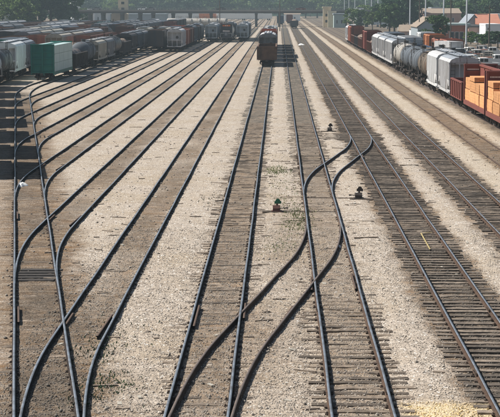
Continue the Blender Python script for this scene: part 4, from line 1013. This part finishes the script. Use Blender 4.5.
# ------------------------------------------------------------------ trailers and tank cars under and beyond the overpass
def trailer(x, y, m, L, label):
    e = empty('semi_trailer', (x, y, 0), 0); tag(e, label, 'trailer', 'trailers parked beyond the overpass')
    b = MB(); b.box(-L/2, L/2, -1.25, 1.25, 1.1, 4.1); b.box(-L/2, L/2, -1.2, 1.2, .95, 1.099); link('box', b.mesh('box', M[m]), e)
    b = MB()
    for q in (L/2-1.5, L/2-2.7): b.cyl((q, -1.2, .5), (q, 1.2, .5), .5, 10)
    for s in (-.9, .9): b.bar((-L/2+2.5, s, 0), (-L/2+2.5, s, 1), .15)
    link('running_gear', b.mesh('running_gear', M['rubber']), e)
for i, (px, m, L, lab) in enumerate(((168, 'white', 9, 'short white trailer leftmost under the overpass'), (186, 'white', 13, 'white trailer left of the first orange trailer'), (203, 'orange', 13, 'orange trailer among white ones under the overpass'), (232, 'white', 15, 'white trailer right of the orange one'), (247, 'white', 13, 'white trailer right of the middle pier'), (262, 'white', 10, 'white trailer just left of the middle train'), (221, 'white', 8, 'short white trailer directly right of the orange one'))):
    trailer(XatY(px, 930)+0, 930+i*.5, m, L*1.2, lab)
for i in range(5):
    place(tank_car(13, 't_white', 1.5, None, 't_white', False), 'tank_car', (XatY(196+i*8.5, 600), 596), R(78), 'small white tank car standing below the overpass', 'tank car', 'white tank cars below the overpass')

# ------------------------------------------------------------------ buildings
def building(name, label, x, y, w_, d, h, wall, roof, rise=0, rz=0, wins=(), over=.3, cat='building', axis_='x', chimney=False):
    e = empty(name, (x, y, 0), rz); tag(e, label, cat)
    b = MB(); b.box(-w_/2, w_/2, 0, d, -.3, h)
    if rise and axis_ == 'y': b.prof([(-w_/2, h), (w_/2, h), (0, h+rise)], 0, d)
    link('wall', b.mesh('wall', M[wall]), e)
    b = MB()
    if rise and axis_ == 'y':
        for s in (-1, 1):
            P = [(0, h+rise+.02), (0, h+rise+.25), (s*(w_/2+over), h-.02*rise+.2), (s*(w_/2+over), h-.04)]
            b.prof(P if s > 0 else P[::-1], -over, d+over)
    elif rise:
        b.profx([(-over, h+.01), (d+over, h+.01), (d/2, h+rise)], -w_/2-over, w_/2+over)
    else:
        b.box(-w_/2-over, w_/2+over, -over, d+over, h+.01, h+.5)
    link('roof', b.mesh('roof', M[roof]), e)
    for (x0, x1, z0, z1, kind) in wins:
        q = MB(); mm = {'w': 'glass', 'd': 'glass', 'p': 'whitewall', 'g': 'greywall'}[kind]
        q.box(x0+.12, x1-.12, -.06, .05, z0+.12, z1-.12); 
        f = MB(); f.box(x0, x1, -.1, .06, z0, z0+.12); f.box(x0, x1, -.1, .06, z1-.12, z1); f.box(x0, x0+.12, -.1, .06, z0+.12, z1-.12); f.box(x1-.12, x1, -.1, .06, z0+.12, z1-.12)
        n = {'w': 'window', 'd': 'door_opening', 'p': 'panel', 'g': 'panel'}[kind]
        fo = link(n, f.mesh(n, M['h_light']), e); link('pane', q.mesh('pane', M[mm]), fo)
    return e
def atpx(px, Y): return XatY(px, Y), Y
def hgt(py, Y): return CAMZ - (py-4)*(Y*.991+1.3)/FPX*1.0          # height whose picture row is py at distance Y
# right-hand side
Y = 400; sc_ = (Y*.991+1.3)/FPX
def bpx(name, label, x0, x1, ytop, Y, d, wall, roof, rise=0, wins=(), axis_='y', over=.3):
    a, b_ = XatY(x0, Y), XatY(x1, Y); h = hgt(ytop, Y); k = (b_-a)/(x1-x0)
    W_ = [((u0-.5)*(b_-a), (u1-.5)*(b_-a), z0*h, z1*h, kk) for u0, u1, z0, z1, kk in wins]
    return building(name, label, (a+b_)/2, Y, b_-a, d, h, wall, roof, rise, 0, W_, over, 'building', axis_)
bpx('brick_workshop', 'long brick workshop with a pale green fascia and dark loading bays', 441, 467, 25, 400, 14, 'brick', 'palegreen', 0, ((.28, .48, 0, .62, 'd'), (.5, .66, 0, .62, 'd'), (.68, .84, 0, .62, 'd'), (.04, .12, .5, .75, 'w'), (.16, .24, .5, .75, 'w')), over=.6)
bpx('pink_workshop', 'pinkish block workshop with white panels right of the brick one', 467.5, 489, 27, 398, 14, 'pinkwall', 'steel_dark', 0, ((.05, .2, .35, .7, 'p'), (.38, .52, .3, .65, 'p'), (.58, .75, .35, .95, 'w'), (.8, .95, .4, .9, 'w')))
bpx('grey_lean_to', 'low grey annex below the pink workshop', 475, 484, 37, 392, 5, 'greywall', 'greywall', 0)
bpx('white_block', 'tall white walled block at the right edge', 484.5, 499, 25.5, 385, 12, 'whitewall', 'whitewall', 0, ((.1, .3, .75, .9, 'w'),), over=.05)
bpx('grey_gable_shed', 'grey gabled metal shed left of the brick workshop', 417, 441, 27, 430, 22, 'greywall', 'brownroof', 2.7, ((.3, .5, 0, .55, 'd'), (.7, .8, .35, .6, 'w')), 'y')
bpx('white_house', 'small white house with a brown roof among the light poles', 401, 411, 31, 470, 12, 'pinkwall', 'brownroof', 2.0, ((.15, .3, .4, .7, 'w'), (.6, .75, .4, .7, 'w')), 'x')
bpx('pale_shed', 'pale shed tucked left of the grey gabled shed', 411.5, 418, 29, 455, 10, 'whitewall', 'brownroof', 1.5, ((.3, .6, .0, .5, 'd'),), 'x')
bpx('orange_roof_hall', 'hall with an orange roof behind the pink workshop', 477, 499, 24, 440, 16, 'pinkwall', 'orangeroof', 3.0, ((.2, .3, .4, .7, 'w'), (.6, .7, .4, .7, 'w')), 'x')
bpx('grey_gable_hall', 'grey gabled hall behind the brick workshop roof', 466, 480, 23.5, 445, 18, 'greywall', 'r_galv', 2.6, ((.4, .6, .4, .7, 'w'),), 'y')
bpx('far_warehouse', 'long pale warehouse on the rise behind the brick workshop', 424, 460, 13, 560, 20, 'pinkwall', 'brownroof', 1.8, ((.1, .16, .5, .75, 'w'), (.3, .36, .5, .75, 'w'), (.5, .56, .5, .75, 'w'), (.75, .81, .5, .75, 'w')), 'x')
bpx('far_block', 'pale upper block above the long warehouse', 431, 441, 8.5, 570, 12, 'whitewall', 'greywall', 0, ((.2, .4, .5, .7, 'w'), (.6, .8, .5, .7, 'w')))
bpx('far_white_shed', 'small white shed at the far right edge on the rise', 493, 500, 15, 520, 10, 'whitewall', 'whitewall', 0)
bpx('white_depot', 'white depot seen beyond the overpass at right', 368, 389, 13.5, 740, 18, 'whitewall', 'whitewall', 0, ((.3, .36, .2, .7, 'd'), (.6, .66, .2, .7, 'd')))
bpx('white_depot', 'white low depot left of the one beyond the overpass at right', 356, 366, 14.5, 730, 18, 'whitewall', 'greywall', 0, ((.4, .6, .2, .7, 'd'),))
bpx('green_grey_shed', 'dull green shed right of the beige bridge tower', 333.5, 345, 14.5, 640, 14, 'palegreen', 'greywall', 0, ((.2, .35, .3, .6, 'w'), (.6, .75, .3, .6, 'w')))
# beige towers at the bridge
def tower(x, y, w_, h, m, label, steps=1):
    e = empty('tower', (x, y, 0)); tag(e, label, 'tower')
    b = MB(); b.box(-w_/2, w_/2, -w_/2, w_/2, -.3, h); b.box(-w_/2-.3, w_/2+.3, -w_/2-.3, w_/2+.3, h, h+.7); link('shaft', b.mesh('shaft', M[m]), e)
    for z in np.arange(2, h-1, 2.6):
        b = MB(); b.box(-.7, .7, -w_/2-.08, -w_/2+.05, z, z+1.1); link('window', b.mesh('window', M['glass']), e)
tower(XatY(326.5, 655), 655, 3.4, hgt(8, 655), 'beige', 'beige concrete tower where the overpass meets the right embankment')
b = MB(); b.box(-1.8, 1.8, -2, 2, -.3, hgt(12, 652)); b.box(-1.9, 1.9, -2.1, 2.1, hgt(12, 652), hgt(12, 652)+.4)
o = link('annex', b.mesh('annex', M['beige']), None, (XatY(331.5, 652), 652, 0)); tag(o, 'lower beige block beside the bridge tower', 'building')
tower(XatY(123, 690), 690, 4.3, 20, 'beige', 'tall beige yellow tower rising out of frame at the left')
b = MB(); b.box(-3.6, 3.6, -3, 3, -.3, 5.5); b.prof([(-3.8, 5.5), (3.8, 5.5), (0, 7.2)], -3.2, 3.2)
o = link('annex', b.mesh('annex', M['beige']), None, (XatY(120, 684), 682, 0)); tag(o, 'beige gabled base house in front of the left tower', 'building')
for px, lab in ((72.8, 'left of the two white silos'), (76.5, 'right of the two white silos')):
    e = empty('silo', (XatY(px, 900), 900, 0)); tag(e, lab+' rising above the overpass', 'silo', 'white silos')
    b = MB(); b.cyl((0, 0, 0), (0, 0, 17), 1.9, 20); link('shell', b.mesh('shell', M['whitewall']), e)
    b = MB(); b.cyl((0, 0, 17.01), (0, 0, 18), 1.9, 20, r2=.4); link('cap', b.mesh('cap', M['h_grey']), e)
bpx('white_office', 'white office building under the left part of the overpass', 83, 94, 10, 780, 14, 'whitewall', 'whitewall', 0, ((.2, .35, .15, .4, 'w'), (.2, .35, .55, .8, 'w'), (.6, .75, .15, .4, 'w'), (.6, .75, .55, .8, 'w')))
bpx('white_office', 'lower white office building right of the taller one at left', 94.5, 107, 14, 785, 14, 'whitewall', 'whitewall', 0, ((.2, .3, .2, .7, 'w'), (.5, .6, .2, .7, 'w')))
bpx('blue_grey_depot', 'blue grey depot behind the left part of the overpass', 107, 165, 14.5, 800, 20, 'greywall', 'greywall', 0, ((.1, .14, .0, .6, 'd'), (.5, .54, .0, .6, 'd'), (.8, .84, .0, .6, 'd')))
bpx('blue_grey_depot', 'blue grey depot behind the parked trailers', 164, 205, 12.5, 985, 20, 'greywall', 'greywall', 0)
bpx('tree_hut', 'white roofed hut showing among the trees at the left edge', -6, 5.5, 9.5, 520, 8, 'whitewall', 'whitewall', .8, ((.5, .8, .2, .5, 'w'),), 'x')
bpx('long_shed', 'long shed beyond the overpass in the middle', 206, 262, 10.5, 1000, 20, 'h_light', 'greywall', 0)
bpx('yard_office', 'pale yard office beyond the overpass at centre right', 284, 300, 14, 900, 12, 'whitewall', 'brownroof', 1.5, ((.2, .3, .3, .6, 'w'), (.6, .7, .3, .6, 'w')), 'x')

# ------------------------------------------------------------------ light poles
def light_pole():
    b = MB(); b.cyl((0, 0, -.2), (0, 0, 27), .23, 10, r2=.12); out = [('shaft', b.mesh('shaft', M['pole']))]
    b = MB(); b.cyl((0, 0, -.2), (0, 0, .7), .5, 12); out.append(('footing', b.mesh('footing', M['concrete'])))
    b = MB(); b.bar((-1.3, 0, 27), (1.3, 0, 27), .12)
    for x in (-1.2, -.4, .4, 1.2): b.box(x-.25, x+.25, -.35, .1, 26.6, 26.95)
    out.append(('floodlights', b.mesh('floodlights', M['h_grey']))); return out
LP = light_pole(); words = ['nearest', 'second', 'third', 'fourth', 'fifth', 'sixth', 'seventh', 'eighth', 'ninth', 'tenth', 'eleventh', 'twelfth', 'thirteenth', 'fourteenth']
for i, px in enumerate((466, 443, 425, 409.5, 398, 387, 377.5, 371, 365, 354.5, 348.5, 344, 340)):
    Y = 43.4*FPX/(px-279)/.991
    e = empty('light_pole', (43.4, Y, 0)); tag(e, f'tall grey light pole, {words[i]} of the row behind the right-hand trains', 'light pole', 'tall light poles behind the right-hand trains')
    for n, me in LP: link(n, me, e)
def upole(px, Y, h, label):
    e = empty('utility_pole', (XatY(px, Y), Y, 0)); tag(e, label, 'utility pole', 'wooden utility poles')
    b = MB(); b.cyl((0, 0, -.2), (0, 0, h), .17, 8, r2=.11); link('shaft', b.mesh('shaft', M['woodpole']), e)
    b = MB(); b.bar((-1.2, -.16, h-.6), (1.2, -.16, h-.6), .12); 
    for x in (-1.1, -.4, .4, 1.1): b.cyl((x, -.16, h-.54), (x, -.16, h-.36), .05, 6)
    link('crossarm', b.mesh('crossarm', M['woodpole']), e)
upole(449.6, 372, 11.0, 'dark utility pole in front of the brick workshop'); upole(488, 330, 9.6, 'dark utility pole in front of the white block'); upole(418.5, 440, 11.5, 'dark utility pole by the grey gabled shed'); upole(219.5, 520, 14, 'thin dark pole standing left of the middle train')
upole(63, 600, 13, 'thin dark pole beside the left trees'); upole(279.5, 560, 14, 'thin dark pole rising beside the middle train')

# ------------------------------------------------------------------ trees
def crown_mesh(seed, m, h=1.0, nclump=46, per=62, leaf=.055, squat=1.0):
    """unit tree crown: height 1, radius about .42, leaf faces scattered through uneven clumps"""
    r_ = np.random.default_rng(seed); V = []
    cz = .25+.7*r_.uniform(0, 1, nclump)**.8; rad = .42*np.sqrt(np.clip(1-((cz-.52)/.5)**2, .05, 1))*r_.uniform(.35, 1.1, nclump)*squat; a = r_.uniform(0, 6.28, nclump)
    cx, cy = rad*np.cos(a), rad*np.sin(a); cs = r_.uniform(.05, .13, nclump)
    n = nclump*per; ci = np.repeat(np.arange(nclump), per)
    d = r_.normal(0, 1, (n, 3)); d /= np.linalg.norm(d, axis=1)[:, None]; d *= (r_.uniform(.35, 1.1, n)*cs[ci])[:, None]*np.array([1.15, 1.15, .8])
    c = np.stack([cx[ci], cy[ci], cz[ci]], 1)+d
    u = r_.normal(0, 1, (n, 3)); u /= np.linalg.norm(u, axis=1)[:, None]; v = np.cross(u, r_.normal(0, 1, (n, 3))); v /= np.linalg.norm(v, axis=1)[:, None]
    s = leaf*r_.uniform(.3, .75, n)[:, None]
    V = np.stack([c-u*s-v*s*.5, c+u*s-v*s*.6, c+u*s*.7+v*s*.7, c-u*s*.8+v*s*.5], 1).reshape(-1, 3)
    return npmesh('crown', V, np.arange(n*4).reshape(-1, 4), [M[m]])
def trunk_mesh(seed):
    r_ = random.Random(seed); b = MB(); b.cyl((0, 0, -.02), (.01, 0, .35), .028, 8, r2=.02); b.cyl((.01, 0, .35), (-.01, .01, .75), .02, 7, r2=.007)
    for i in range(7):
        z = r_.uniform(.25, .6); a = r_.uniform(0, 6.28); l = r_.uniform(.15, .32); b.cyl((.01, 0, z), (l*math.cos(a), l*math.sin(a), z+.18), .011, 5, r2=.004)
    return b.mesh('trunk', M['bark'])
CR = {m: [crown_mesh(i*7+j, m) for i in range(3)] for j, m in enumerate(('leaf', 'leaf_dark', 'leaf_lime'))}
TR = [trunk_mesh(i) for i in range(3)]
tr = random.Random(21)
def tree(x, y, h, m, label, group=None, wide=1.0, name='tree'):
    e = empty(name, (x, y, 0), tr.uniform(0, 6.28)); tag(e, label, 'tree' if name == 'tree' else 'bush', group)
    for n, me in (('trunk', tr.choice(TR)), ('crown', tr.choice(CR[m]))):
        o = link(n, me, e); o.scale = (h*wide, h*wide, h)
    return e
for px, Y, h, m, lab in ((2, 560, 21, 'leaf_dark', 'tall dark tree at the far left edge'), (12, 590, 24, 'leaf_dark', 'tall dark tree second from the left edge'), (23, 600, 25, 'leaf_dark', 'tall dark tree third from the left edge'), (33, 575, 22, 'leaf_dark', 'dark tree in the middle of the left grove'), (41, 610, 26, 'leaf_dark', 'tallest dark tree of the left grove'),
                         (50, 590, 21, 'leaf', 'lighter green tree at the right of the left grove'), (58, 640, 20, 'leaf', 'green tree nearest the left end of the overpass'), (8, 540, 14, 'leaf_lime', 'yellow green tree in front of the left grove'), (17, 530, 12, 'leaf_lime', 'low yellow green tree left of the tallest dark tree'), (2, 515, 9, 'leaf_lime', 'small yellow green tree at the left edge'),
                         (-6, 570, 22, 'leaf_dark', 'dark tree cut by the left edge'), (26, 560, 12, 'leaf', 'mid green low tree before the left grove'), (82, 700, 8, 'leaf', 'round green bush by the white office'), (66, 720, 10, 'leaf', 'green tree under the overpass left end')):
    tree(XatY(px, Y), Y, h, m, lab, 'trees of the left grove', 1.15)
for px, Y, h, m, lab in ((389, 520, 10, 'leaf', 'green tree left of the light poles'), (394, 545, 11.5, 'leaf_dark', 'dark green tree between the light poles'), (399, 560, 14.5, 'leaf_dark', 'tallest dark tree between the light poles'), (404, 570, 12, 'leaf_dark', 'dark tree behind the small white house'), (436, 392, 7.2, 'leaf', 'bushy green tree at the left corner of the brick workshop'),
                         (411, 590, 12, 'leaf_dark', 'dark tree right of the tallest one by the poles'), (421, 620, 11, 'leaf', 'green tree behind the grey gabled shed'), (380, 640, 10, 'leaf', 'small tree before the white depot'), (352, 620, 8, 'leaf_lime', 'lime green tree before the overpass at right'), (360, 600, 7.5, 'leaf', 'low green tree before the overpass at right'), (372, 590, 7, 'leaf_lime', 'lime green bush tree under the white depot'),
                         (470, 370, 3.2, 'leaf_lime', 'lime bush below the pink workshop'), (477, 365, 2.8, 'leaf', 'green bush below the pink workshop'), (490, 350, 3.6, 'leaf', 'green bush below the white block'), (497, 345, 3.8, 'leaf_dark', 'dark bush below the white block'), (484, 355, 2.6, 'leaf_lime', 'lime bush below the white block'), (452, 640, 12, 'leaf', 'green tree above the brick workshop roof'), (463, 600, 11, 'leaf', 'green tree above the grey gabled hall'), (475, 620, 12, 'leaf_dark', 'dark tree above the orange roof'), (488, 600, 12, 'leaf', 'green tree above the orange roof right end'), (499, 580, 13, 'leaf_dark', 'dark tree at the right edge')):
    tree(XatY(px, Y), Y, h, m, lab, None, 1.1 if h > 4 else 1.5, 'tree' if h > 4 else 'bush')
REG = ['behind the left edge grove', 'over the two white silos', 'beside the tall left tower', 'above the left trailers', 'above the locomotive', 'above the middle train', 'left of the beige bridge tower', 'above the pole row', 'behind the grey gabled shed', 'behind the brick workshop']
tl = {'leaf': 'mid green', 'leaf_dark': 'dark green', 'leaf_lime': 'light green'}
for i in range(90):
    px = -20+540*i/89+tr.uniform(-4, 4); Y = tr.choice([1040, 1090, 1150, 1220, 760 if (px < 60 or 340 < px) else 1060])
    h = tr.uniform(11, 17) if Y > 800 else tr.uniform(9, 12); m = tr.choice(['leaf', 'leaf_dark', 'leaf', 'leaf_lime'])
    tree(XatY(px, Y), Y, h, m, f'{tl[m]} tree in the hazy belt, {REG[min(9, max(0, int(px//50)))]}', f'{tl[m]} trees beyond the overpass', 1.3)
# wooded hillside
hx = np.linspace(-1300, 1300, 80); hy = np.linspace(1230, 2300, 34); HX, HY = np.meshgrid(hx, hy)
def hillz(x, y): return sstep(1230, 1850, y)*(26+46*fbm(x/420, y/420, 77)+8*sstep(100, 700, x))-.5
HZ = hillz(HX, HY); i = np.arange(79)[None, :]+np.arange(33)[:, None]*80
tag(link('hillside', npmesh('hillside', np.stack([HX.ravel(), HY.ravel(), HZ.ravel()], 1), np.stack([i, i+1, i+81, i+80], -1).reshape(-1, 4), [M['leaf_dark']], smooth=True)), 'low wooded hill behind the yard', kind='structure')
r_ = np.random.default_rng(4); n = 2300
fx = r_.uniform(-560, 560, n); fy = 1240+r_.uniform(0, 1, n)**1.2*640; fz = hillz(fx, fy); per = 70
ci = np.repeat(np.arange(n), per); N = len(ci); hh = r_.uniform(8, 15, n)
d = r_.normal(0, 1, (N, 3)); d /= np.linalg.norm(d, axis=1)[:, None]; d[:, 2] = np.abs(d[:, 2])*1.0-.15; d *= (r_.uniform(.6, 1.05, N)*hh[ci]*.52)[:, None]
c = np.stack([fx[ci], fy[ci], fz[ci]+hh[ci]*.35], 1)+d*np.array([1, 1, 1.15])
u = r_.normal(0, 1, (N, 3)); u /= np.linalg.norm(u, axis=1)[:, None]; v = np.cross(u, r_.normal(0, 1, (N, 3))); v /= np.linalg.norm(v, axis=1)[:, None]; s = r_.uniform(.5, 1.3, N)[:, None]
V = np.stack([c-u*s-v*s*.5, c+u*s-v*s*.6, c+u*s*.7+v*s*.7, c-u*s*.8+v*s*.5], 1).reshape(-1, 3)
tag(link('far_woods', npmesh('far_woods', V, np.arange(N*4).reshape(-1, 4), [M['leaf']])), 'hazy woods covering the low hill on the horizon', 'woods', kind='stuff')

# ------------------------------------------------------------------ haze
hb = bpy.data.materials.new('haze_air'); hb.use_nodes = True; nn = hb.node_tree.nodes; nn.remove(nn['Principled BSDF'])
pv = nn.new('ShaderNodeVolumePrincipled'); pv.inputs['Color'].default_value = (.72, .9, 1, 1); pv.inputs['Density'].default_value = .00023; pv.inputs['Anisotropy'].default_value = .2
hb.node_tree.links.new(pv.outputs[0], nn['Material Output'].inputs['Volume'])
b = MB(); b.box(-1500, 1500, -100, 3700, -4, 120); tag(link('haze', b.mesh('haze', hb)), kind='stuff')
